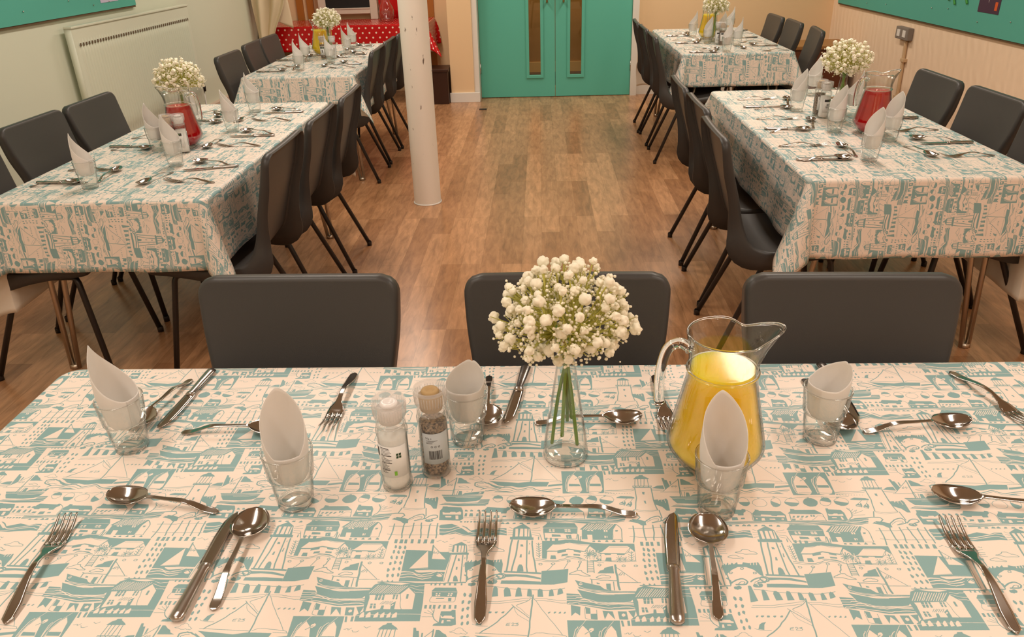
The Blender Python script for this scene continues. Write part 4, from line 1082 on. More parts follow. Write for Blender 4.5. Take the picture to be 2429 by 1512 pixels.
# radiator
t = empty('radiator', (XL+.055, 5.395, .375)); tag(t, 'white ribbed panel radiator on the pale green wall', 'radiator')
RH, RL = .70, 1.62
bm = bmesh.new(); NR = 50
def rad(u, v):
    y = (u-.5)*RL; z = v*RH
    m_ = min(1, max(0, (z-.055)/.02))*min(1, max(0, (RH-.085-z)/.02))*min(1, max(0, (RL/2-.035-abs(y))/.01))
    return Vector((.022+.014*m_*(.5+.5*math.cos(2*PI*(u*NR))) ** .6, y, z))
grid(bm, rad, NR*6, 24); box(bm, -.02, .0215, -RL/2, RL/2, 0, RH); obj('panel', bm, 'radiator_paint', t)
bm = bmesh.new(); box(bm, -.02, .03, -RL/2-.004, RL/2+.004, RH, RH+.012, bev=.003); obj('top_cap', bm, 'radiator_paint', t, smooth=False)
bm = bmesh.new()
for i in range(NR-2):
    y = (i+1.5-NR/2)*RL/NR; box(bm, .030, .0316, y-.0065, y+.0065, RH-.10, RH-.082)
obj('vent_slot', bm, 'board_edge', t, smooth=False)
bm = bmesh.new(); lathe(bm, [(0, -.03), (.02, -.03), (.022, 0), (.018, .03), (0, .035)], 14, cy=RL/2+.05, cx=0, cz=.09); obj('valve', bm, 'black_rubber', t)
bm = bmesh.new(); tube(bm, [(0, RL/2+.05, .07), (0, RL/2+.05, -.36)], .0075, 8); obj('pipe', bm, 'white_gloss', t)
for yy in (-.5, .5):
    bm = bmesh.new(); box(bm, -.054, -.018, yy-.03, yy+.03, .1, .6); obj('bracket', bm, 'radiator_paint', t, smooth=False)
# socket and conduit
t = empty('wall_socket', (XR, 6.42, .68)); tag(t, 'grey metal double wall socket with white switches on the textured wall', 'socket')
bm = bmesh.new(); box(bm, -.045, 0, -.11, .11, 0, .09, bev=.006); obj('box', bm, 'socket_grey', t, smooth=False)
for a in (-.055, .045):
    bm = bmesh.new(); box(bm, -.05, -.044, a-.02, a+.03, .02, .07, bev=.002); obj('switch_plate', bm, 'socket_white', t, smooth=False)
t = empty('conduit', (XR-.014, 6.36, 0)); tag(t, 'cream painted pipe running down the wall from the grey socket', 'pipe')
bm = bmesh.new(); tube(bm, spline([(0, .02, .68), (0, .01, .5), (0, 0, .3), (0, -.01, .0)]), .014, 10); obj('pipe', bm, 'conduit', t)
for z in (.24, .52):
    bm = bmesh.new(); box(bm, -.018, .014, -.03, .03, z, z+.025, bev=.004); obj('clip', bm, 'conduit', t, smooth=False)
# low cabinet in the corner
t = empty('cabinet', (2.46, 7.52, 0)); tag(t, 'low reddish brown cabinet with lighter top in the corner under the board', 'cabinet')
bm = bmesh.new(); box(bm, -.34, .34, -.2, .24, .03, .50, bev=.004); obj('body', bm, 'cabinet_wood', t, smooth=False)
bm = bmesh.new(); box(bm, -.36, .36, -.22, .25, .50, .53, bev=.006); obj('top', bm, 'cabinet_top', t, smooth=False)
bm = bmesh.new(); box(bm, -.32, .32, -.18, .22, 0, .03); obj('plinth', bm, 'dark_wood', t, smooth=False)
for s in (-1, 1):
    bm = bmesh.new(); box(bm, min(0, s*.33), max(0, s*.33), -.212, -.2, .05, .485, bev=.003); d = obj('door', bm, 'cabinet_wood', t, smooth=False)
    bm = bmesh.new(); lathe(bm, [(0, 0), (.012, .004), (.009, .016), (0, .018)], 12); k = obj('knob', bm, 'brass', d); k.location = (s*.04, -.212, .28); k.rotation_euler = (PI/2, 0, 0)
# dark box by the alcove
t = empty('storage_box', (-1.0, 7.93, 0)); tag(t, 'dark brown wooden box on the floor beside the red spotted cloth', 'box')
bm = bmesh.new(); box(bm, -.16, .095, -.14, .14, 0, .31, bev=.004); obj('body', bm, 'dark_wood', t, smooth=False)
bm = bmesh.new(); box(bm, -.17, .105, -.15, .15, .31, .335, bev=.004); obj('lid', bm, 'dark_wood', t, smooth=False)
bm = bmesh.new(); box(bm, -.035, .035, -.02, .02, 0, .006, bev=.002); tag(obj('door_stop', bm, 'black_rubber', smooth=False), 'small black door stop plate on the floor before the green doors', 'door stop').location = (-.55, 7.49, 0)
# alcove: timber posts, curtain, red table, chalkboard, red banner, glass jug
for i, (a, b) in enumerate(((-2.54, -2.47), (-2.43, -2.36), (-1.17, -1.10))):
    bm = bmesh.new(); box(bm, a, b, YA-.03, YA, 0, 2.4, bev=.003); struct(obj('trim_%d' % (i+2), bm, 'timber', smooth=False))
bm = bmesh.new()
def curt(u, v):
    z = 2.2*(1-v); pinch = math.exp(-((z-.62)/.28)**2)
    w = .36-.20*pinch-.06*max(0, .6-z)
    x = -2.71+.02*pinch+w*u; y = 7.72+.035*math.sin(u*5.2*PI)*(1-.45*pinch)+.02*math.sin(u*9+z*3)
    return Vector((x, y, z+.01))
grid(bm, curt, 60, 44); o = obj('curtain', bm, 'curtain_cream'); solidify(o, .003); tag(o, 'cream curtain gathered in beside the red spotted table', 'curtain')
bm = bmesh.new()
def flap(u, v):
    z = 1.7-v*(1.7-.735-.04*math.sin(u*PI)); x = -2.70+u*(.16+.17*(1-(1-v)**2)*(1 if v < .8 else 1))
    return Vector((x+.0, 7.84+.05*math.sin(u*4+v*2), max(z, .742+.18*(1-u))))
grid(bm, flap, 20, 24); o = obj('cloth_sheet', bm, 'curtain_cream'); solidify(o, .003); tag(o, 'loose cream sheet draped over the end of the red spotted table', 'cloth')
def cloth_map(X0, X1, Y0, Y1, T, rc, waves, lean=.5):
    """flat cloth coordinate (a, b) -> where it hangs"""
    xi0, xi1, yi0, yi1 = X0+rc, X1-rc, Y0+rc, Y1-rc
    def f(a, b):
        dx = a-xi1 if a > xi1 else (xi0-a if a < xi0 else 0); dy = b-yi1 if b > yi1 else (yi0-b if b < yi0 else 0)
        sx = 1 if a > xi1 else -1; sy = 1 if b > yi1 else -1
        r = math.hypot(dx, dy); ex = min(max(a, xi0), xi1); ey = min(max(b, yi0), yi1)
        if r < 1e-9: return Vector((a, b, T))
        ph = math.atan2(dy, dx); nx, ny = sx*math.cos(ph), sy*math.sin(ph)
        r0 = .014; d = r-rc
        if d <= 0: h, v = r, 0
        elif d < r0*PI/2: h, v = rc+r0*math.sin(d/r0), r0*(1-math.cos(d/r0))
        else:
            L = d-r0*PI/2; al = .05+lean*math.sin(2*ph)
            w = 0
            if waves:
                tt = ex if dy > 0 and dx == 0 else ey
                span = (xi0, xi1) if dy > 0 and dx == 0 else (yi0, yi1)
                edge = min(1, max(0, min(tt-span[0], span[1]-tt)/.12)) if (dx == 0 or dy == 0) else 0
                w = waves*edge*min(1, L/.22)*(.55+.45*math.sin(tt*11+sx*2+sy)+.25*math.sin(tt*23+1))
            h, v = rc+r0+L*math.sin(al)+w, r0+L*math.cos(al)
        return Vector((ex+nx*h, ey+ny*h, T-v))
    return f
def tablecloth(name, X0, X1, Y0, Y1, o, m, back, uvf, T=.72, waves=.012, rc=.02, lean=.5, step=.045):
    ox0, ox1, oy0, oy1 = o; f = cloth_map(X0, X1, Y0, Y1, T, rc, waves, lean)
    def axis(lo, hi, a, b):
        L = [lo-a+a*i/max(1, round(a/.02)) for i in range(max(1, round(a/.02)))] if a > 0 else []
        e = [lo+rc*k for k in (0, .25, .5, .75)]; fr = [lo+.004, lo+.008, lo-.004, lo-.008, lo-.012, lo-.016, lo-.022]
        mid = [lo+rc+(hi-lo-2*rc)*i/round((hi-lo)/step) for i in range(round((hi-lo)/step)+1)]
        e2 = [hi-rc*k for k in (.75, .5, .25, 0)]; fr2 = [2*(lo+hi)/2-q for q in fr]
        R = [hi+b*(i+1)/round(b/.02) for i in range(round(b/.02))] if b > 0 else []
        return sorted(set(round(q, 5) for q in L+e+[q for q in fr if q >= lo-a]+mid+e2+[q for q in fr2 if q <= hi+b]+R))
    A, Bv = axis(X0, X1, ox0, ox1), axis(Y0, Y1, oy0, oy1)
    bm = bmesh.new(); uvl = bm.loops.layers.uv.new('UVMap')
    V = [[bm.verts.new(f(a, b)) for b in Bv] for a in A]
    for i in range(len(A)-1):
        for j in range(len(Bv)-1):
            q = bm.faces.new((V[i][j], V[i+1][j], V[i+1][j+1], V[i][j+1]))
            for lp, (ii, jj) in zip(q.loops, ((i, j), (i+1, j), (i+1, j+1), (i, j+1))): lp[uvl].uv = uvf(A[ii], Bv[jj])
    ob = obj(name, bm, mats=[m, back], recalc=False)
    solidify(ob, .0012, -1, 1)
    return ob
t = empty('trestle_table', (-1.9, 8.22, 0)); tag(t, 'trestle table hidden under the red spotted oilcloth', 'table')
bm = bmesh.new(); box(bm, -.80, .80, -.32, .33, .715, .744); obj('tabletop', bm, 'tabletop_wood', t, smooth=False)
for sx in (-.7, .7):
    for sy in (-.27, .27):
        bm = bmesh.new(); tube(bm, [(sx, sy, 0), (sx, sy, .715)], .016, 8); obj('leg', bm, 'brace_metal', t)
o = tablecloth('spotted_tablecloth', -2.70, -1.10, 7.9, 8.55, (.06, .27, .24, .02), 'red_spots', 'cloth_back', lambda a, b: (a, b), T=.75, waves=.008, lean=.55)
tag(o, 'red oilcloth with white spots draped over the table in the alcove', 'tablecloth')
t = empty('menu_board', (-1.97, 8.50, .752)); tag(t, 'black chalkboard in cream frame leaning at the back of the red table', 'chalkboard')
bm = bmesh.new(); box(bm, -.31, -.235, -.02, .02, 0, 1.0, bev=.004); box(bm, .225, .30, -.02, .02, 0, 1.0, bev=.004); box(bm, -.235, .225, -.02, .02, .055, .10, bev=.004); box(bm, -.235, .225, -.02, .02, .9, 1.0, bev=.004); obj('frame', bm, 'easel_paint', t, smooth=False)
bm = bmesh.new(); box(bm, -.24, .23, .0, .016, .08, .92); obj('writing_surface', bm, 'chalkboard', t, smooth=False)
bm = bmesh.new(); box(bm, -.235, .225, -.026, .02, .10, .112, bev=.002); obj('ledge', bm, 'easel_paint', t, smooth=False)
bm = bmesh.new()
grid(bm, lambda u, v: Vector((-1.655+.2*u, 8.50+.012*math.sin(u*7), .751+v*.9)), 20, 8); o = obj('red_banner', bm, 'red_spots'); solidify(o, .004); tag(o, 'red cloth banner standing behind the empty glass jug', 'banner')
# ------------------------------------------------------------------ tables
def folding_table(name, X0, X1, Y0, Y1, label, along_y=True):
    cx, cy = (X0+X1)/2, (Y0+Y1)/2; t = empty(name, (cx, cy, 0)); tag(t, label, 'table', 'folding tables under the printed cloths')
    hx, hy = (X1-X0)/2, (Y1-Y0)/2
    bm = bmesh.new(); box(bm, -hx+.012, hx-.012, -hy+.012, hy-.012, .688, .717, bev=.006); obj('tabletop', bm, 'tabletop_wood', t, smooth=False)
    for sx in (-1, 1):
        for sy in (-1, 1):
            bm = bmesh.new()
            if along_y: f0 = Vector((sx*(hx-.03), sy*(hy-.13), 0)); dirv = Vector((-sx, 0, 0))
            else: f0 = Vector((sx*(hx-.13), sy*(hy-.03), 0)); dirv = Vector((0, -sy, 0))
            tube(bm, [f0, f0+dirv*.035+Vector((0, 0, .685))], .0105, 8); tube(bm, [f0+dirv*.024, f0+dirv*.11+Vector((0, 0, .685))], .0105, 8)
            lathe(bm, [(0, 0), (.017, 0), (.017, .018), (0, .02)], 10, cx=f0.x+dirv.x*.012, cy=f0.y+dirv.y*.012)
            obj('leg', bm, 'aluminium_leg', t)
    for s in (-1, 1):
        bm = bmesh.new()
        if along_y:
            tube(bm, spline([(-hx+.1, s*(hy-.13), .58), (-hx+.13, s*(hy-.14), .50), (-hx+.2, s*(hy-.15), .475), (hx-.2, s*(hy-.15), .475), (hx-.13, s*(hy-.14), .50), (hx-.1, s*(hy-.13), .58)], 5), .005, 6)
            tube(bm, spline([(0, s*(hy-.2), .53), (0, s*(hy-.3), .60), (0, s*(hy-.45), .685)], 5), .012, 8)
        else:
            tube(bm, spline([(s*(hx-.13), -hy+.1, .58), (s*(hx-.15), -hy+.2, .475), (s*(hx-.15), hy-.2, .475), (s*(hx-.13), hy-.1, .58)], 5), .005, 6)
        obj('folding_brace', bm, 'brace_metal', t)
    return t
TAB = {'0': (-.957, 1.03, .600, 1.314), '1': (-1.885, -1.135, 2.45, 4.14), '2': (-1.90, -1.19, 5.02, 6.66), '3': (.910, 1.68, 2.555, 4.20), '4': (.995, 1.742, 5.59, 7.16)}
OVER = {'0': (.24, .24, .2, .22), '1': (.43, .25, .255, .40), '2': (.40, .27, .185, .20), '3': (.255, .48, .285, .26), '4': (.26, .42, .225, .50)}
TNAME = {'0': 'the front table', '1': 'the table by the radiator', '2': 'the table before the red cloth', '3': 'the table by the wall socket', '4': 'the table by the green doors'}
def uv0(a, b): q = MI @ (np.array([a, b])-TO); return (q[0], q[1])
def uvrot(sgn, ax, ay, tu, tv):
    # pattern turned a quarter: its top points along +X (sgn 1) or -X (sgn -1); the tile point (tu, tv) falls at cloth coordinate (ax, ay)
    return lambda a, b: (tu-sgn*(b-ay)/.3442, tv+sgn*(a-ax)/.296)
UVF = {'0': uv0, '1': uvrot(1, -1.462, 2.318, 0.403, 0.280), '2': uvrot(1, -1.577, 4.935, 0.403, 0.280), '3': uvrot(-1, 0.955, 2.391, 0.403, 0.280), '4': uvrot(-1, 1.485, 5.466, 0.403, 0.280)}
CW = {'0': 'printed harbour oilcloth spread over the front table, nearest the viewer', '1': 'printed harbour oilcloth hanging off the table by the radiator', '2': 'printed harbour oilcloth on the table before the red spotted cloth', '3': 'printed harbour oilcloth on the table by the wall socket', '4': 'printed harbour oilcloth on the table by the green doors'}
for k, (a, b, c, d) in TAB.items():
    folding_table('folding_table', a, b, c, d, {'0': 'folding table filling the foreground under the printed cloth', '1': 'folding table with pale metal legs by the radiator', '2': 'folding table with pale metal legs before the red spotted cloth', '3': 'folding table with pale metal legs by the wall socket', '4': 'folding table with pale metal legs by the green doors'}[k], k != '0')
    o = tablecloth('tablecloth', a, b, c, d, OVER[k], 'harbour_oilcloth', 'cloth_back', UVF[k], waves=.010 if k != '0' else .004, rc=.028 if k == '0' else .02, lean=.30 if k == '1' else .45)
    tag(o, CW[k], 'tablecloth', 'printed harbour tablecloths')
# ------------------------------------------------------------------ chairs
def make_chair():
    root = empty('stacking_chair')
    prof = [(.235, .448), (.215, .464), (.12, .462), (.0, .448), (-.10, .446), (-.155, .470), (-.185, .53), (-.215, .64), (-.245, .74), (-.270, .846)]
    P = spline([(0, y, z) for y, z in prof], 8); d = [0]
    for a, b in zip(P, P[1:]): d.append(d[-1]+(b-a).length)
    L = d[-1]; ys = [p.y for p in P]; zs = [p.z for p in P]
    py = lambda s: interp(s, d, ys); pz = lambda s: interp(s, d, zs)
    sk = [d[min(i*8, len(d)-1)] for i in range(len(prof))]
    wf = smoothcurve(sk, [.185, .196, .212, .214, .208, .192, .178, .188, .202, .208])
    dish = smoothcurve(sk, [.0, .006, .016, .018, .014, .006, .008, .012, .010, .004])
    depth = smoothcurve(sk, [.02, .03, .034, .042, .068, .086, .058, .037, .034, .026])
    rc = .032
    ns, nu = 64, 20
    S = [L*(.5-.5*math.cos(PI*i/ns))*.55+L*i/ns*.45 for i in range(ns+1)]
    bm = bmesh.new(); V = []; NRM = []
    def nrm(s):
        e = .01; a = Vector((0, py(min(s+e, L))-py(max(s-e, 0)), pz(min(s+e, L))-pz(max(s-e, 0)))).normalized()
        return Vector((0, -a.z, a.y))*-1    # towards the sitter
    for s in S:
        w = wf(s); n = nrm(s)
        q = min(s, L-s); r = rc if s > L/2 else .045
        if q < r: w = w-r+math.sqrt(max(0, r*r-(r-q)**2))
        row = []
        for j in range(nu+1):
            u = math.sin((j/nu-.5)*PI*.92)/math.sin(.46*PI)
            c = Vector((u*w, py(s), pz(s)))+n*(dish(s)*(u*u-1)*(w/wf(s)))
            row.append(bm.verts.new(c))
        V.append(row); NRM.append(n)
    for i in range(ns):
        for j in range(nu): bm.faces.new((V[i][j], V[i+1][j], V[i+1][j+1], V[i][j+1]))
    loop = [(i, 0) for i in range(ns+1)]+[(ns, j) for j in range(1, nu+1)]+[(i, nu) for i in range(ns-1, -1, -1)]+[(0, j) for j in range(nu-1, 0, -1)]
    prev = [V[i][j] for i, j in loop]; n_ = len(loop); base = [v.co.copy() for v in prev]
    outs = []
    for k in range(n_):
        t = (base[(k+1) % n_]-base[k-1]); t = t.normalized() if t.length > 1e-9 else Vector((1, 0, 0)); nn = NRM[loop[k][0]]
        o = t.cross(nn)
        if o.length < 1e-6: o = Vector((1, 0, 0))
        o.normalize(); c = Vector((0, py(S[loop[k][0]]), pz(S[loop[k][0]])))
        if o.dot(base[k]-c) < 0 and loop[k][1] in (0, nu): o = -o
        if loop[k][0] == ns and 0 < loop[k][1] < nu: o = Vector((0, -.2, 1)).normalized()
        if loop[k][0] == 0 and 0 < loop[k][1] < nu: o = Vector((0, 1, -.3)).normalized()
        outs.append(o)
    for st in ((.35, .004, .003), (.75, .006, .010), (1, .007, 1)):
        cur = []
        for k in range(n_):
            i = loop[k][0]; dp = depth(S[i]); back = (st[1+1] if st[2] < 1 else dp)
            cur.append(bm.verts.new(base[k]+outs[k]*st[1]-NRM[i]*back))
        for k in range(n_):
            bm.faces.new((prev[k], prev[(k+1) % n_], cur[(k+1) % n_], cur[k]))
        prev = cur
    bmesh.ops.remove_doubles(bm, verts=bm.verts[:], dist=.0004)
    sh = obj('seat_shell', bm, 'chair_plastic', root); sharp(sh, 48); solidify(sh, .004, 0)
    for sx in (-1, 1):
        for front in (1, 0):
            bm = bmesh.new()
            if front: pts = [(sx*.150, .05, .405), (sx*.150, .12, .405), (sx*.158, .148, .385), (sx*.20, .205, .012)]
            else: pts = [(sx*.150, .02, .405), (sx*.150, -.06, .405), (sx*.158, -.088, .385), (sx*.20, -.245, .012)]
            a, b, c, e = [Vector(q) for q in pts]
            tube(bm, [a, b, (b+c)/2+Vector((0, .006 if front else -.006, .006)), c, e], .0108, 10)
            lg = obj('leg', bm, 'chair_leg', root)
            bm = bmesh.new(); lathe(bm, [(0, 0), (.0125, 0), (.013, .02), (.011, .024)], 10, cx=e.x, cy=e.y); obj('foot_cap', bm, 'chair_leg', lg)
    bm = bmesh.new()
    for sx in (-1, 1): tube(bm, [(sx*.150, .06, .405), (sx*.150, -.0, .405)], .0108, 8)
    for y in (.10, -.05): tube(bm, [(-.150, y, .407), (.150, y, .407)], .009, 8)
    for y in (.10, -.05):
        for sx in (-1, 1): box(bm, sx*.10-.02, sx*.10+.02, y-.018, y+.018, .405, .432)
    obj('under_frame', bm, 'chair_leg', root)
    return root
CHAIR = make_chair()
def chair(top_x, top_y, face, label, group, first=[True]):
    # the top of the back stands over (top_x, top_y); 'face' is the direction the sitter looks (radians)
    rz = face-PI/2; ox, oy = .27*math.cos(face), .27*math.sin(face)
    if first[0]: o = CHAIR; first[0] = False; o.location = (top_x+ox, top_y+oy, 0); o.rotation_euler = (0, 0, rz)
    else: o = dup(CHAIR, (top_x+ox, top_y+oy, 0), rz)
    tag(o, label, 'chair', group)
    return o
D = math.radians
chair(-.518, 1.466, D(-90.5), 'charcoal plastic stacking chair behind the front table, facing the salt and pepper grinders', 'chairs at the front table')
chair(.051, 1.458, D(-90.5), 'charcoal plastic stacking chair behind the white flowers on the front table', 'chairs at the front table')
chair(.628, 1.438, D(-92), 'charcoal plastic stacking chair behind the orange juice jug on the front table', 'chairs at the front table')
W3 = ('front-table end', 'middle', 'door end')
for i, (x, y, f) in enumerate(((-.925, 2.70, 180), (-.918, 3.21, 180), (-.905, 3.69, 181))):
    chair(x, y, D(f), 'charcoal plastic chair, aisle side of the table by the radiator, '+W3[i], 'aisle chairs at the table by the radiator')
for i, (x, y, f) in enumerate(((-2.115, 2.69, 0), (-2.13, 3.20, -1), (-2.115, 3.64, 0))):
    chair(x, y, D(f), 'charcoal plastic chair between the radiator wall and its table, '+W3[i], 'wall chairs at the table by the radiator')
for i, (x, y, f) in enumerate(((-1.075, 5.27, 180), (-1.08, 5.76, 180), (-1.06, 6.22, 178))):
    chair(x, y, D(f), 'charcoal plastic chair, aisle side of the table before the red cloth, '+W3[i], 'aisle chairs at the table before the red cloth')
for i, (x, y, f) in enumerate(((-2.02, 5.19, 0), (-2.06, 5.78, 2), (-2.06, 6.14, 0))):
    chair(x, y, D(f), 'charcoal plastic chair, wall side of the table before the red cloth, '+W3[i], 'wall chairs at the table before the red cloth')
for i, (x, y, f) in enumerate(((.635, 2.80, -1), (.665, 3.28, 0), (.665, 3.75, -1))):
    chair(x, y, D(f), 'charcoal plastic chair, aisle side of the table by the wall socket, '+W3[i], 'aisle chairs at the table by the wall socket')
for i, (x, y, f) in enumerate(((1.86, 2.83, 180), (1.87, 3.30, 181), (1.85, 3.77, 180))):
    chair(x, y, D(f), 'charcoal plastic chair, wall side of the table by the wall socket, '+W3[i], 'wall chairs at the table by the wall socket')
for i, (x, y, f) in enumerate(((.79, 5.64, -1), (.79, 6.15, 0), (.785, 6.59, -2))):
    chair(x, y, D(f), 'charcoal plastic chair, aisle side of the table by the green doors, '+W3[i], 'aisle chairs at the table by the green doors')
for i, (x, y, f) in enumerate(((1.92, 5.74, 172), (1.925, 6.29, 178), (1.91, 6.75, 180))):
    chair(x, y, D(f), 'charcoal plastic chair, wall side of the table by the green doors, '+W3[i], 'wall chairs at the table by the green doors')
# ------------------------------------------------------------------ tableware
TZ = .7205
def blade_strip(bm, L, wf, zf, df, n, nu=8, th=.0016, x0=0.0, s0=0, s1=None):
    s1 = L if s1 is None else s1
    def f(sgn):
        def g(u, v):
            s = s0+(s1-s0)*u; q = v*2-1
            return Vector((x0+q*wf(s), L/2-s, zf(s)+df(s)*(q*q-1)+sgn*th/2))
        return g
    a = grid(bm, f(1), n, nu); b = grid(bm, f(-1), n, nu)
    for i in range(n):
        for j in (0, nu): bm.faces.new((a[i][j], a[i+1][j], b[i+1][j], b[i][j]))
    for i in (0, n):
        for j in range(nu): bm.faces.new((a[i][j], a[i][j+1], b[i][j+1], b[i][j]))
def spoon(name, L, bl, bw, bd, hw):
    # s runs from the tip of the bowl to the end of the handle
    def wf(s):
        if s < bl:
            t = s/bl; e = math.sqrt(max(0, 1-((t-.52)/.52)**2)) if t < .52 else math.sqrt(max(0, 1-((t-.52)/.485)**2)) if t < 1 else 0
            return max(.0006, bw/2*e, .0032 if t > .9 else 0)
        return interp(s, [bl, bl+.010, bl+.04, bl+.075, L-.012, L-.005, L-.0015, L], [.0034, .0028, .0034, .0048, hw*.84, hw*.8, hw*.5, .0006])
    zf0 = smoothcurve([0, bl*.5, bl, bl+.03, bl+.07, L-.02, L], [bd+.004, bd+.0012, bd+.004, .0140, .0135, .0040, .0022])
    df = lambda s: bd*math.sin(PI*min(1, s/bl)) ** .8 if s < bl else 0.0
    bm = bmesh.new(); blade_strip(bm, L, wf, zf0, df, 60, 10, .0018)
    return obj(name, bm, 'steel')
def fork(name, L=.202):
    bm = bmesh.new(); tl = .054
    zf = smoothcurve([0, .02, .05, .075, .10, L-.02, L], [.0125, .006, .0022, .008, .0145, .0042, .0022])
    wfh = lambda s: interp(s, [tl-.006, tl+.004, .068, .080, .094, .12, L-.03, L-.006, L], [.0150, .0147, .0125, .0058, .0038, .0042, .0082, .007, .001])
    blade_strip(bm, L, wfh, zf, lambda s: .0012 if s < .06 else 0, 44, 6, .0019, s0=tl-.006)
    for k in range(4):
        xc = (k-1.5)*.0083
        blade_strip(bm, L, lambda s: interp(s, [0, .004, tl], [.0008, .0014, .0027]), zf, lambda s: 0, 16, 2, .0017, x0=xc, s1=tl)
    return obj(name, bm, 'steel')
def knife():
    r = empty('knife'); L = .203; hl = .094
    bm = bmesh.new()
    def g(sgn):
        def f(u, v):
            y = L/2-u*(L-hl+.006); s = u*(L-hl)
            lo = interp(s, [0, .004, .02, .05, .098, .112], [.004, -.0020, -.0088, -.0108, -.0100, -.0085]); hi = interp(s, [0, .006, .02, .05, .112], [.005, .0085, .0095, .0095, .0085])
            return Vector((lo+(hi-lo)*v, y, .0048+sgn*(.0004+.0006*v)))
        return f
    a = grid(bm, g(1), 36, 4); b = grid(bm, g(-1), 36, 4)
    for i in range(36):
        for j in (0, 4): bm.faces.new((a[i][j], a[i+1][j], b[i+1][j], b[i][j]))
    obj('blade', bm, 'steel', r)
    bm = bmesh.new(); ys = [L/2-(L-hl)+.002, L/2-(L-hl), L/2-(L-hl)-.006, L/2-(L-hl)-.009, -L/2+.05, -L/2+.012, -L/2+.003, -L/2]; rs = [.0072, .0090, .0090, .0072, .0088, .0100, .0090, .0035]
    rows = [[bm.verts.new((rr*math.cos(2*PI*k/16), y, .0052+min(.0050, rr*.62)*math.sin(2*PI*k/16))) for k in range(16)] for y, rr in zip(ys, rs)]
    for p, q in zip(rows, rows[1:]):
        for k in range(16): bm.faces.new((p[k], p[(k+1) % 16], q[(k+1) % 16], q[k]))
    bm.faces.new(rows[0][::-1]); bm.faces.new(rows[-1]); obj('handle', bm, 'steel_brushed', r)
    return r
KIT = {'F': fork('fork', .197), 'K': knife(), 'S': spoon('soup_spoon', .183, .062, .055, .0105, .0080), 'D': spoon('dessert_spoon', .187, .067, .043, .0095, .0076)}
KLEN = {'F': .197, 'K': .203, 'S': .183, 'D': .187}
def tumbler():
    r = empty('tumbler'); bm = bmesh.new()
    prof = [(0, 0), (.0255, 0), (.0268, .0018), (.0296, .030), (.0312, .050), (.0322, .0535), (.0342, .0555), (.0375, .0965), (.0371, .098), (.0364, .0965), (.0330, .0575), (.0312, .0555), (.0298, .0515), (.0282, .030), (.0258, .0125), (.022, .0105), (0, .0098)]
    lathe(bm, prof, 48)
    return r, bm
def make_tumbler(gm):
    r, bm = tumbler(); obj('glass_body', bm, gm, r)
    bm = bmesh.new(); rim_ring(bm, .0250, .0022, .0016); rim_ring(bm, .0222, .0100, .0012); obj('heel_ring', bm, 'glass', r)
    bm = bmesh.new(); rim_ring(bm, .0369, .0973, .0011); obj('rim', bm, 'glass', r)
    bm = bmesh.new(); rim_ring(bm, .0328, .0545, .0012); obj('stacking_ridge', bm, 'glass', r)
    return r
def rim_ring(bm, R, z, t, n=56, f=None):
    rows = []
    for i in range(n):
        a = 2*PI*i/n; c = Vector((R*math.cos(a), R*math.sin(a), z)) if f is None else f(a)
        d = Vector((math.cos(a), math.sin(a), 0)); rows.append([bm.verts.new(c+t*(math.cos(q)*d+math.sin(q)*Vector((0, 0, 1)))) for q in (0, PI/4, PI/2, 3*PI/4, PI, 5*PI/4, 3*PI/2, 7*PI/4)])
    for i in range(n):
        for k in range(8): bm.faces.new((rows[i][k], rows[(i+1) % n][k], rows[(i+1) % n][(k+1) % 8], rows[i][(k+1) % 8]))
def make_napkin(kind):
    bm = bmesh.new(); turn = 2.35*PI
    def f(u, v):
        th = (u-.5)*turn
        if kind == 'peak': H = .100+.088*max(0, 1-(abs(th)/2.5) ** 1.3)
        elif kind == 'blunt': H = .108+.030*max(0, 1-abs(abs(th)-.16)/1.7)
        else: H = .102+.092*max(0, 1-abs(th)/2.6) ** 1.5
        z = .047+(H-.047)*v
        r = interp(z, [.047, .056, .098, .115, .16, .20], [.0212, .0265, .0318, .0325, .030, .026])*(1-.035*u)
        if kind == 'slope': r *= 1+.0*u
        lean = max(0, z-.1)
        return Vector((r*math.cos(th)-.0*lean, r*math.sin(th), z))
    grid(bm, f, 64, 22)
    o = obj('napkin', bm, 'napkin'); solidify(o, .0009, 0)
    # fold line round the napkin near its edge
    return o
NAP = {k: make_napkin(k) for k in ('peak', 'blunt', 'slope')}
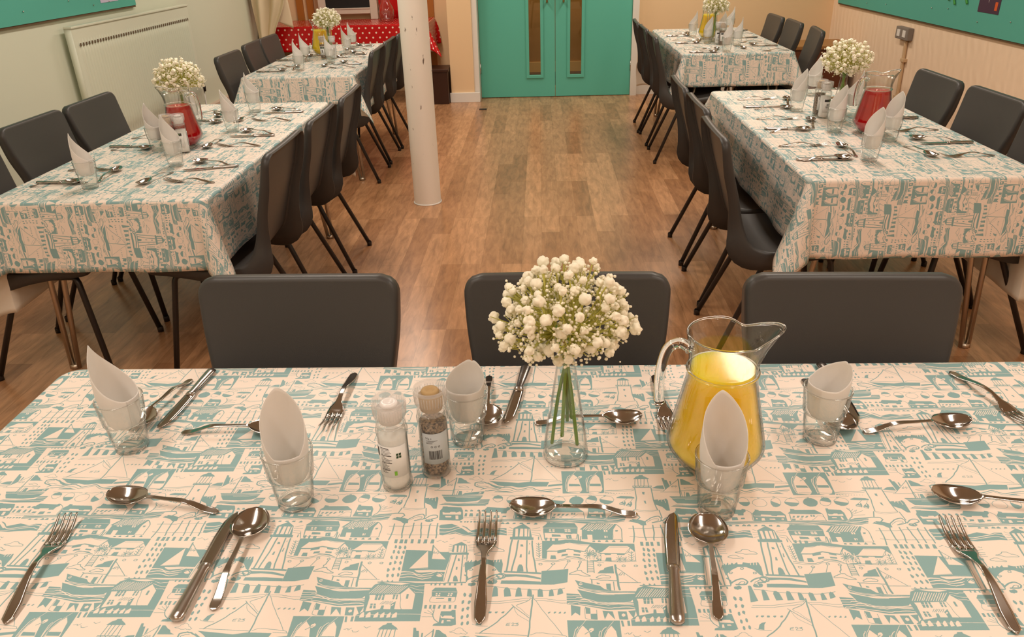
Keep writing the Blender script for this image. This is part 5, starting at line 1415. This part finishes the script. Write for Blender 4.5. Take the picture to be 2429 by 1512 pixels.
def make_jug(gm, juice, jname):
    r = empty('jug'); bm = bmesh.new()
    outer = [(0, 0), (.040, 0), (.046, .004), (.060, .022), (.0735, .044), (.0748, .052), (.072, .066), (.0615, .115), (.0535, .155), (.0508, .172), (.0525, .1755), (.0525, .1795), (.0505, .183), (.0505, .195), (.0530, .215), (.0558, .232), (.0560, .2355)]
    inner = [(.0545, .2365), (.0528, .232), (.0500, .215), (.0475, .195), (.0475, .183), (.0478, .172), (.0505, .155), (.0585, .115), (.0690, .066), (.0715, .052), (.0705, .045), (.0575, .025), (.044, .0105), (0, .0085)]
    lathe(bm, outer+inner, 64)
    def pour(bm):
      for v in bm.verts:
        z = v.co.z
        if z > .184:
            a = math.atan2(v.co.y, v.co.x); rr = math.hypot(v.co.x, v.co.y); t = (z-.184)/.052
            w = math.exp(-(a/.42) ** 2); pin = math.exp(-((abs(a)-.85)/.3) ** 2)
            rn = rr+.026*w*t ** 1.6-.004*pin*t
            v.co.x, v.co.y = rn*math.cos(a), rn*math.sin(a); v.co.z = z+.010*w*t ** 2-.006*t*pin
    pour(bm); obj('glass_body', bm, gm, r)
    bm = bmesh.new(); rim_ring(bm, .0552, .2362, .0017, 72); pour(bm); obj('rim', bm, 'glass', r)
    bm = bmesh.new(); rim_ring(bm, .0517, .1775, .0022, 72); obj('neck_ring', bm, 'glass', r)
    bm = bmesh.new(); path = spline([(-.0515, 0, .213), (-.066, 0, .222), (-.082, 0, .214), (-.090, 0, .188), (-.0925, 0, .155), (-.091, 0, .128), (-.0895, 0, .118)], 8)
    tube(bm, path, [.0095]+[.0078]*(len(path)-2)+[.007], 12, flat=1.15); obj('handle', bm, 'glass', r)
    bm = bmesh.new(); top = .181 if juice == 'orange_juice' else .172
    pj = [(0, .0095), (.0425, .0112), (.0568, .0252), (.0697, .0452), (.0707, .052), (.0682, .066), (.0577, .115), (.0497, .155), (.0470, .172)]
    pj = [q for q in pj if q[1] < top]+[(.0467, top), (0, top)]
    lathe(bm, pj, 48); o = obj(jname, bm, juice, r); sharp(o, 50); o['label'] = 'yellow orange juice' if juice == 'orange_juice' else 'clear red squash'
    return r
def make_vase(gm):
    r = empty('vase'); bm = bmesh.new()
    lathe(bm, [(0, 0), (.032, 0), (.0362, .004), (.0362, .012), (.0325, .045), (.0245, .10), (.0165, .155), (.0142, .180), (.0150, .195), (.0153, .1975), (.0140, .1975), (.0130, .180), (.0150, .155), (.0230, .10), (.0310, .045), (.0340, .014), (.030, .008), (0, .0065)], 40)
    obj('glass_body', bm, gm, r)
    bm = bmesh.new(); rim_ring(bm, .0335, .0024, .0018); rim_ring(bm, .0300, .0078, .0012); obj('heel_ring', bm, 'glass', r)
    bm = bmesh.new(); rim_ring(bm, .0147, .197, .001); obj('rim', bm, 'glass', r)
    bm = bmesh.new(); rnd = random.Random(3)
    for i in range(26):
        z = rnd.uniform(.03, .16); a = rnd.uniform(0, 2*PI); rr = interp(z, [.012, .045, .10, .155], [.0362, .0325, .0245, .0165])
        M = Matrix.Translation((rr*math.cos(a), rr*math.sin(a), z)); bmesh.ops.create_icosphere(bm, subdivisions=2, radius=.0016, matrix=M)
    obj('glass_bead', bm, gm, r)
    return r
def make_bouquet(detail):
    r = empty('flower_bouquet'); rnd = random.Random(11)
    feet = [(-.022, .004, .022), (.018, -.012, .03), (.003, .012, .06), (.010, .004, .07), (-.006, -.010, .045)]
    tops = []
    for i, (x, y, z) in enumerate(feet):
        a = i*1.256; e = Vector((.004*math.cos(a), .004*math.sin(a), .19)); f = Vector((.02*math.cos(a), .02*math.sin(a), .232))
        bm = bmesh.new(); tube(bm, spline([(x, y, z), (x*.55, y*.55, .11), tuple(e), tuple(f)], 6), .0028, 8); obj('stem', bm, 'stem_green', r); tops.append(f)
    ends = []
    n = 118
    for i in range(n):
        ph = math.acos(1-1.42*(i+.5)/n); th = i*2.39996+rnd.uniform(-.25, .25); q = rnd.uniform(.78, 1.06)
        ends.append(Vector((.104*q*math.sin(ph)*math.cos(th), .092*q*math.sin(ph)*math.sin(th), .252+.084*q*math.cos(ph))))
    for i in range(14):
        th = rnd.uniform(0, 2*PI); ends.append(Vector((rnd.uniform(.02, .07)*math.cos(th), rnd.uniform(.02, .07)*math.sin(th), rnd.uniform(.195, .225))))
    sp = bmesh.new(); buds = bmesh.new(); bl = bmesh.new(); bms = []
    for i in range(3):
        bm = bmesh.new(); bmesh.ops.create_icosphere(bm, subdivisions=3, radius=.0082); rr = random.Random(i)
        dirs = [Vector((rr.gauss(0, 1), rr.gauss(0, 1), rr.gauss(0, 1))).normalized() for _ in range(34)]
        for v in bm.verts:
            d = v.co.normalized(); k = max(d.dot(q) for q in dirs); v.co = d*(.0054+.0044*max(0, (k-.84)/.16))
        me = bpy.data.meshes.new('blossom'); bm.to_mesh(me); bm.free(); me.materials.append(MATS['blossom_white']); bms.append(me)
    nb = 0
    for i, e in enumerate(ends):
        t0 = min(tops, key=lambda t: (t-e).length); mid = t0.lerp(e, .55)+Vector((rnd.uniform(-.01, .01), rnd.uniform(-.01, .01), -.008)); mid.z = max(mid.z, .20)
        tube(sp, spline([tuple(t0), tuple(mid), tuple(e)], 3), [.0016]*3+[.0012]*4, 5, caps=False)
        s = rnd.uniform(.62, 1.05)
        M = Matrix.Translation(e) @ Matrix.Rotation(rnd.uniform(0, 6), 4, 'Z') @ Matrix.Rotation(rnd.uniform(0, 6), 4, 'X') @ Matrix.Scale(s, 4)
        if detail and nb < 98:
            o = bpy.data.objects.new('blossom', bms[i % 3]); COL.objects.link(o); o.parent = r; o.matrix_local = M; nb += 1
        else:
            me = bms[i % 3]; b0 = len(bl.verts); bl.from_mesh(me); bl.verts.ensure_lookup_table()
            for v in bl.verts[b0:]: v.co = M @ v.co
        for k in range(12):
            b = mid.lerp(e, rnd.uniform(.25, .95))+Vector((rnd.uniform(-.016, .016), rnd.uniform(-.016, .016), rnd.uniform(-.014, .014)))
            bmesh.ops.create_icosphere(buds, subdivisions=1, radius=rnd.uniform(.0014, .0032), matrix=Matrix.Translation(b))
            if k < 6: tube(sp, [tuple(mid.lerp(e, .4)), tuple(b)], .0006, 4, caps=False)
    o = obj('sprigs', sp, 'sprig_green', r); o['kind'] = 'stuff'
    o = obj('buds', buds, 'blossom_white', r); o['kind'] = 'stuff'
    if len(bl.verts):
        o = obj('blossoms', bl, 'blossom_white', r); o['kind'] = 'stuff'
    else: bl.free()
    bm = bmesh.new(); lathe(bm, [(.0085, -.006), (.0095, -.004), (.0095, .004), (.0085, .006)], 16, cz=.212); obj('binding', bm, 'twine', r)
    return r
def make_grinder(kind, gm):
    r = empty(kind+'_grinder'); bm = bmesh.new()
    lathe(bm, [(0, 0), (.0205, 0), (.0232, .002), (.0236, .012), (.0226, .018), (.0226, .094), (.0238, .100), (.0242, .106), (.0225, .112), (.0205, .116), (.0195, .116), (.0205, .110), (.0214, .100), (.0212, .018), (.021, .006), (0, .005)], 36)
    obj('glass_body', bm, gm, r)
    bm = bmesh.new(); lathe(bm, [(0, .0062), (.0205, .0066), (.0208, .018), (.0208, .094 if kind == 'salt' else .098), (0, .095 if kind == 'salt' else .099)], 28); o = obj('salt' if kind == 'salt' else 'peppercorns', bm, 'salt_crystals' if kind == 'salt' else 'pepper_corns', r)
    bm = bmesh.new(); lathe(bm, [(.0205, .113), (.0222, .113), (.0226, .118), (.0216, .121), (.0216, .126), (.0240, .130), (.0256, .154), (.0250, .1565), (.0238, .1560), (.0232, .149), (0, .147)], 36)
    for i in range(36):
        a = 2*PI*i/36; tube(bm, [(.0240*math.cos(a), .0240*math.sin(a), .131), (.0254*math.cos(a), .0254*math.sin(a), .148)], .0007, 4)
    obj('grinder_cap', bm, 'frosted_plastic', r)
    bm = bmesh.new(); lathe(bm, [(0, .146), (.013, .146), (.014, .149), (.0125, .152), (.007, .1525), (.005, .150), (0, .150)], 24); lathe(bm, [(0, .119), (.017, .119), (.018, .128), (.0185, .144), (0, .145)], 24); obj('mill_core', bm, 'cap_plastic' if kind == 'salt' else 'twine', r)
    R = .0229
    # the back label faces -Y, the front label faces +Y
    def wrap(a0, z0, R=R+.0003): return lambda x, y: Vector((R*math.cos(a0+x/R), R*math.sin(a0+x/R), z0+y))
    bm = bmesh.new(); lathe(bm, [(R, .030), (R, .086)], 24, arc=PI*.8 if kind == 'salt' else PI*.62, a0=-PI*.9 if kind == 'salt' else -PI*.75); lb = obj('back_label', bm, 'label_white' if kind == 'salt' else 'label_blue', r); solidify(lb, .0003, 0)
    bm = bmesh.new(); lathe(bm, [(R, .028), (R, .086)], 20, arc=PI*.62, a0=PI*.19); lf = obj('front_label', bm, 'label_white', r); solidify(lf, .0003, 0)
    def patch(bm, a0, z0, w, h, mi=0):
        pl = wrap(a0, z0, R+.0004); k = max(2, int(w/.002)); vs = [[bm.verts.new(pl(-w/2+w*i/k, y)) for i in range(k+1)] for y in (-h/2, h/2)]
        for i in range(k): bm.faces.new((vs[0][i], vs[0][i+1], vs[1][i+1], vs[1][i])).material_index = mi
    bm = bmesh.new(); a = -PI*.5
    rnd = random.Random(5)
    if kind == 'salt':
        patch(bm, a-.98, .073, .009, .016, 0)
        z = .083
        for i in range(18):
            w = rnd.uniform(.008, .019); patch(bm, a-.32+w/2/R-.3, z, w, .0007 if i % 5 else .0013, 0); z -= .0026
        for dx in (0, .0042):
            for dz in (0, .0048): patch(bm, a+.55+dx/R, .067+dz, .0034, .0040, 1)
        patch(bm, a+.35, .038, .0042, .0075, 2)
    else:
        text_mesh(bm, '50g e', .0046, wrap(a-.32, .078), 0)
        for i, w in enumerate((.018, .012, .010)): patch(bm, a-.1-(.018-w)/2/R, .0735-.0022*i, w, .0007, 0)
        for i in range(3): 
            pl = wrap(a-.12+i*.24, .0625, R+.0004); vs = [bm.verts.new(pl(.0017*math.cos(2*PI*k/12), .0017*math.sin(2*PI*k/12))) for k in range(12)]; vi = [bm.verts.new(pl(.0011*math.cos(2*PI*k/12), .0011*math.sin(2*PI*k/12))) for k in range(12)]
            for k in range(12): bm.faces.new((vs[k], vs[(k+1) % 12], vi[(k+1) % 12], vi[k])).material_index = 0
        x = -.010
        while x < .010:
            w = rnd.choice((.0004, .0007, .0011)); patch(bm, a+.12+x/R, .047, w, .016, 0); x += w+rnd.choice((.0005, .0008))
    obj('print', bm, parent=lb, mats=['label_ink', 'label_darkgreen', 'label_green'], smooth=False, recalc=False)
    bm = bmesh.new(); a = PI*.5
    patch(bm, a, .078, .034, .0105, 0)
    pl = wrap(a+.28, .078, R+.0007); vs = [bm.verts.new(pl(.0036*math.cos(2*PI*k/16), .0036*math.sin(2*PI*k/16))) for k in range(13)]; vi = [bm.verts.new(pl(.0022*math.cos(2*PI*k/16), .0022*math.sin(2*PI*k/16))) for k in range(13)]
    for k in range(12): bm.faces.new((vs[k], vs[k+1], vi[k+1], vi[k])).material_index = 1
    if kind == 'salt':
        flip = lambda x0, z0: (lambda x, y: wrap(a, z0, R+.0005)(x+x0, y))
        text_mesh(bm, 'SEA', .0092, flip(0, .060), 0, .0003); text_mesh(bm, 'SALT', .0092, flip(0, .0505), 0, .0003); patch(bm, a, .043, .016, .0012, 0)
    else: patch(bm, a, .055, .006, .020, 0)
    obj('print', bm, parent=lf, mats=['label_ink', 'label_green'], smooth=False, recalc=False)
    return r
# carafe on the red table
t = empty('carafe', (-1.53, 8.2, .7515)); tag(t, 'empty glass carafe on the red spotted table beside the pillar', 'carafe')
bm = bmesh.new(); lathe(bm, [(0, 0), (.060, 0), (.064, .01), (.078, .07), (.080, .10), (.070, .135), (.045, .18), (.042, .22), (.055, .26), (.052, .26), (.039, .22), (.042, .18), (.066, .135), (.076, .10), (.074, .07), (.060, .015), (0, .012)], 36); obj('glass_body', bm, 'thin_glass', t)
# ------------------------------------------------------------------ laying the tables
ITEMS = """0 N1 F -0.68 0.675 -0.705 0.876
0 N1 D -0.486 0.885 -0.687 0.923
0 N1 K -0.463 0.679 -0.459 0.865
0 N1 S -0.423 0.698 -0.425 0.885
0 N1 G -0.376 0.91
0 N2 F -0.082 0.679 -0.082 0.883
0 N2 D 0.135 0.879 -0.051 0.888
0 N2 K 0.16 0.678 0.182 0.879
0 N2 S 0.212 0.687 0.232 0.881
0 N2 G 0.251 0.893
0 N3 F 0.559 0.668 0.568 0.872
0 N3 D 0.751 0.878 0.611 0.91
0 C1 F -0.368 1.291 -0.374 1.127
0 C1 D -0.63 1.091 -0.44 1.099
0 C1 K -0.656 1.304 -0.671 1.107
0 C1 S -0.686 1.272 -0.711 1.144
0 C1 G -0.699 1.054
0 C2 F 0.212 1.274 0.212 1.122
0 C2 D -0.016 1.114 0.17 1.122
0 C2 K -0.032 1.312 -0.065 1.096
0 C2 S -0.104 1.276 -0.098 1.138
0 C2 G -0.128 1.071
0 C3 F 0.766 1.279 0.811 1.116
0 C3 D 0.533 1.084 0.744 1.111
0 C3 K 0.535 1.309 0.534 1.094
0 C3 S 0.487 1.256 0.498 1.139
0 C3 G 0.457 1.07
1 W1 K -1.835 2.674 -1.627 2.658
1 W1 S -1.836 2.629 -1.69 2.663
1 W1 F -1.814 2.841 -1.643 2.838
1 W1 D -1.605 2.666 -1.614 2.85
1 W1 G -1.6 2.608
1 W2 K -1.834 3.205 -1.638 3.197
1 W2 S -1.804 3.152 -1.642 3.16
1 W2 F -1.817 3.361 -1.667 3.386
1 W2 D -1.617 3.212 -1.621 3.312
1 W2 G -1.59 3.135
1 W3 K -1.709 3.723 -1.568 3.685
1 W3 S -1.695 3.689 -1.561 3.657
1 W3 F -1.728 3.887 -1.615 3.884
1 W3 D -1.662 3.934 -1.576 3.777
1 W3 G -1.628 3.624
1 A1 F -1.163 2.639 -1.39 2.676
1 A1 D -1.379 2.79 -1.403 2.705
1 A1 K -1.153 2.858 -1.353 2.8
1 A1 S -1.184 2.868 -1.399 2.947
1 A1 G -1.408 2.884
1 A2 F -1.171 3.178 -1.393 3.193
1 A2 D -1.391 3.316 -1.393 3.212
1 A2 K -1.169 3.358 -1.372 3.354
1 A2 S -1.183 3.39 -1.392 3.477
1 A2 G -1.395 3.466
1 A3 F -1.188 3.67 -1.423 3.695
1 A3 D -1.407 3.832 -1.434 3.729
1 A3 K -1.182 3.872 -1.385 3.843
1 A3 S -1.189 3.889 -1.4 3.952
1 A3 G -1.438 3.902
1 - jug -1.495 3.192
1 - salt -1.462 3.095
1 - pep -1.508 3.087
1 - vase -1.553 3.367
2 A1 F -1.231 5.322 -1.464 5.346
2 A1 D -1.442 5.569 -1.474 5.372
2 A1 K -1.225 5.495 -1.44 5.466
2 A1 S -1.23 5.509 -1.44 5.608
2 A1 G -1.461 5.58
2 A2 F -1.267 5.827 -1.473 5.833
2 A2 D -1.445 6.019 -1.472 5.847
2 A2 K -1.289 5.977 -1.462 6.001
2 A2 S -1.292 5.992 -1.44 6.11
2 A2 G -1.463 6.099
2 A3 F -1.327 6.248 -1.479 6.309
2 A3 D -1.437 6.402 -1.48 6.303
2 A3 K -1.33 6.467 -1.451 6.466
2 A3 S -1.328 6.484 -1.444 6.541
2 A3 G -1.479 6.376
2 W1 K -1.872 5.222 -1.714 5.222
2 W1 S -1.849 5.203 -1.716 5.264
2 W1 F -1.857 5.425 -1.678 5.433
2 W1 D -1.641 5.265 -1.652 5.424
2 W1 G -1.588 5.25
2 W2 K -1.902 5.745 -1.746 5.739
2 W2 S -1.882 5.72 -1.733 5.709
2 W2 F -1.887 5.941 -1.743 5.952
2 W2 D -1.702 5.801 -1.713 6.051
2 W2 G -1.668 5.693
2 W3 K -1.864 6.17 -1.711 6.165
2 W3 F -1.851 6.378 -1.72 6.387
2 - jug -1.631 6.021
2 - salt -1.492 5.794
2 - pep -1.565 5.806
2 - vase -1.543 5.917
3 A1 K 0.928 2.797 1.102 2.789
3 A1 S 0.947 2.784 1.148 2.81
3 A1 F 0.921 3.002 1.129 3.006
3 A1 D 1.156 2.823 1.153 3.006
3 A1 G 1.181 2.775
3 A2 K 0.943 3.296 1.158 3.268
3 A2 S 0.947 3.231 1.143 3.273
3 A2 F 0.957 3.489 1.169 3.484
3 A2 D 1.146 3.289 1.205 3.543
3 A2 G 1.211 3.229
3 A3 K 0.963 3.754 1.183 3.738
3 A3 S 1.003 3.702 1.175 3.711
3 A3 F 0.979 3.943 1.181 3.951
3 A3 D 1.179 3.773 1.235 3.999
3 A3 G 1.183 3.653
3 W1 F 1.644 2.811 1.441 2.808
3 W1 K 1.66 3.001 1.429 2.993
3 W1 S 1.622 3.024 1.457 3.081
3 W1 D 1.384 2.969 1.412 2.85
3 W1 G 1.366 3.058
3 W2 F 1.631 3.221 1.458 3.214
3 W2 K 1.648 3.45 1.479 3.446
3 W2 S 1.63 3.432 1.487 3.421
3 W2 G 1.388 3.53
3 W3 K 1.631 4.161 1.49 4.179
3 W3 F 1.579 3.928 1.417 3.938
3 W3 G 1.371 4.02
3 - jug 1.343 3.19
3 - salt 1.253 3.501
3 - pep 1.246 3.552
3 - vase 1.294 3.435
4 A1 K 1.039 5.66 1.208 5.634
4 A1 S 1.051 5.644 1.234 5.641
4 A1 F 1.032 5.827 1.236 5.843
4 A1 D 1.222 5.643 1.288 5.933
4 A1 G 1.298 5.664
4 A2 K 1.022 6.168 1.182 6.136
4 A2 S 1.028 6.145 1.191 6.156
4 A2 F 1.026 6.348 1.205 6.34
4 A2 D 1.196 6.16 1.266 6.489
4 A2 G 1.261 6.148
4 A3 K 1.025 6.626 1.183 6.614
4 A3 S 1.033 6.606 1.203 6.625
4 A3 F 1.033 6.832 1.195 6.819
4 A3 D 1.192 6.627 1.247 6.925
4 A3 G 1.222 6.553
4 W1 F 1.725 5.654 1.507 5.645
4 W1 D 1.415 5.951 1.466 5.722
4 W1 K 1.713 5.894 1.502 5.912
4 W1 S 1.696 5.92 1.507 6.01
4 W1 G 1.443 5.985
4 W2 K 1.7 6.412 1.584 6.392
4 W2 F 1.671 6.161 1.511 6.139
4 W2 G 1.421 6.427
4 W3 K 1.74 6.897 1.616 6.892
4 W3 F 1.732 6.683 1.587 6.683
4 W3 G 1.591 6.897
4 - jug 1.314 6.419
4 - salt 1.322 6.082
4 - pep 1.343 6.038
4 - vase 1.327 6.259
0 - jug 0.266 0.996
0 - salt -0.228 0.952
0 - pep -0.171 0.985
0 - vase 0.035 1.024"""
WHO = {'0': {'N1': 'front table near edge, left of the salt grinder', 'N2': 'front table near edge, before the orange juice', 'N3': 'front table near edge, at its right end',
             'C1': 'front table far edge, facing the chair left of the flowers', 'C2': 'front table far edge, facing the chair behind the flowers', 'C3': 'front table far edge, facing the chair behind the juice'}}
for k in '1234':
    WHO[k] = {}
    for c, sn in (('A', 'aisle side'), ('W', 'wall side')):
        for i, e in enumerate(W3): WHO[k][c+str(i+1)] = '%s, %s, %s' % (sn, e, TNAME[k])
KN = {'F': ('steel table fork', 'fork'), 'K': ('steel table knife', 'knife'), 'S': ('round steel soup spoon', 'spoon'), 'D': ('oval steel dessert spoon', 'spoon')}
GRP = {'F': 'forks', 'K': 'knives', 'S': 'soup spoons', 'D': 'dessert spoons', 'G': 'tumblers', 'N': 'napkins'}
GLASS = {True: None, False: None}
NAPROT = {('0', 'N1'): (108, 'peak', 0), ('0', 'N2'): (95, 'peak', 0), ('0', 'C1'): (172, 'slope', 0), ('0', 'C2'): (70, 'blunt', 0), ('0', 'C3'): (20, 'blunt', 0)}
JUG = {'0': ('orange_juice', 0), '1': ('red_squash', 172), '2': ('orange_juice', 160), '3': ('red_squash', 12), '4': ('orange_juice', 75)}
masters = {}
used = set()
def use(key, maker, loc, rz):
    if key not in masters: masters[key] = maker()
    src = masters[key]
    if key in used: o = dup(src, loc, rz)
    else: used.add(key); o = src; o.location = loc; o.rotation_euler = (0, 0, rz)
    return o
rnd = random.Random(21)
for ln in ITEMS.split('\n'):
    p = ln.split(); tb, pl, k = p[0], p[1], p[2]; x, y = float(p[3]), float(p[4]); near = tb == '0'
    gm = 'thin_glass'; on = TNAME[tb]
    if k in 'FKSD':
        tx, ty = float(p[5]), float(p[6]); a = math.atan2(ty-y, tx-x); L = KLEN[k]
        cx_, cy_ = x+math.cos(a)*L/2, y+math.sin(a)*L/2
        o = use(k, lambda: KIT[k], (cx_, cy_, TZ), a-PI/2)
        tag(o, KN[k][0]+', '+WHO[tb][pl], KN[k][1], GRP[k]+' on '+on)
    elif k == 'G':
        o = use('G'+gm, lambda: make_tumbler(gm), (x, y, TZ), rnd.uniform(0, 6)); tag(o, 'clear ridged tumbler, '+WHO[tb][pl], 'tumbler', 'tumblers on '+on)
        if (tb, pl) in NAPROT: ang, kd, tl = NAPROT[(tb, pl)]
        else: ang = {'1': 168, '2': 165, '3': 12, '4': 15}[tb]+rnd.uniform(-24, 24); kd = 'slope' if rnd.random() < .72 else 'peak'
        o = use('N'+kd, lambda: NAP[kd], (x, y, TZ+.0), D(ang)); tag(o, 'white napkin in tumbler, '+WHO[tb][pl], 'napkin', 'napkins on '+on)
    elif k == 'jug':
        ju, ang = JUG[tb]; o = use('J'+gm+ju, lambda: make_jug(gm, ju, 'juice'), (x, y, TZ), D(ang)); tag(o, ('glass jug of orange juice on ' if ju == 'orange_juice' else 'glass jug of red squash on ')+on, 'jug', 'glass drink jugs')
    elif k in ('salt', 'pep'):
        kk = 'salt' if k == 'salt' else 'pepper'; rz = {'0': -8 if k == 'salt' else 6, '1': 165, '2': 175, '3': 200, '4': 185}[tb]
        o = use(kk, lambda: make_grinder(kk, 'thin_glass'), (x, y, TZ), D(rz)); tag(o, ('clear glass grinder of white salt on ' if kk == 'salt' else 'glass grinder of brown pepper on ')+on, 'grinder', kk+' grinders')
    elif k == 'vase':
        o = use('V'+gm, lambda: make_vase(gm), (x, y, TZ), rnd.uniform(0, 6)); tag(o, 'slim clear glass vase of white flowers on '+on, 'vase', 'glass vases')
        o = use('B'+gm, lambda: make_bouquet(near), (x, y, TZ), rnd.uniform(0, 6) if not near else 0); tag(o, 'bunch of small white blossoms in the vase on '+on, 'flowers', 'flower bunches in vases')
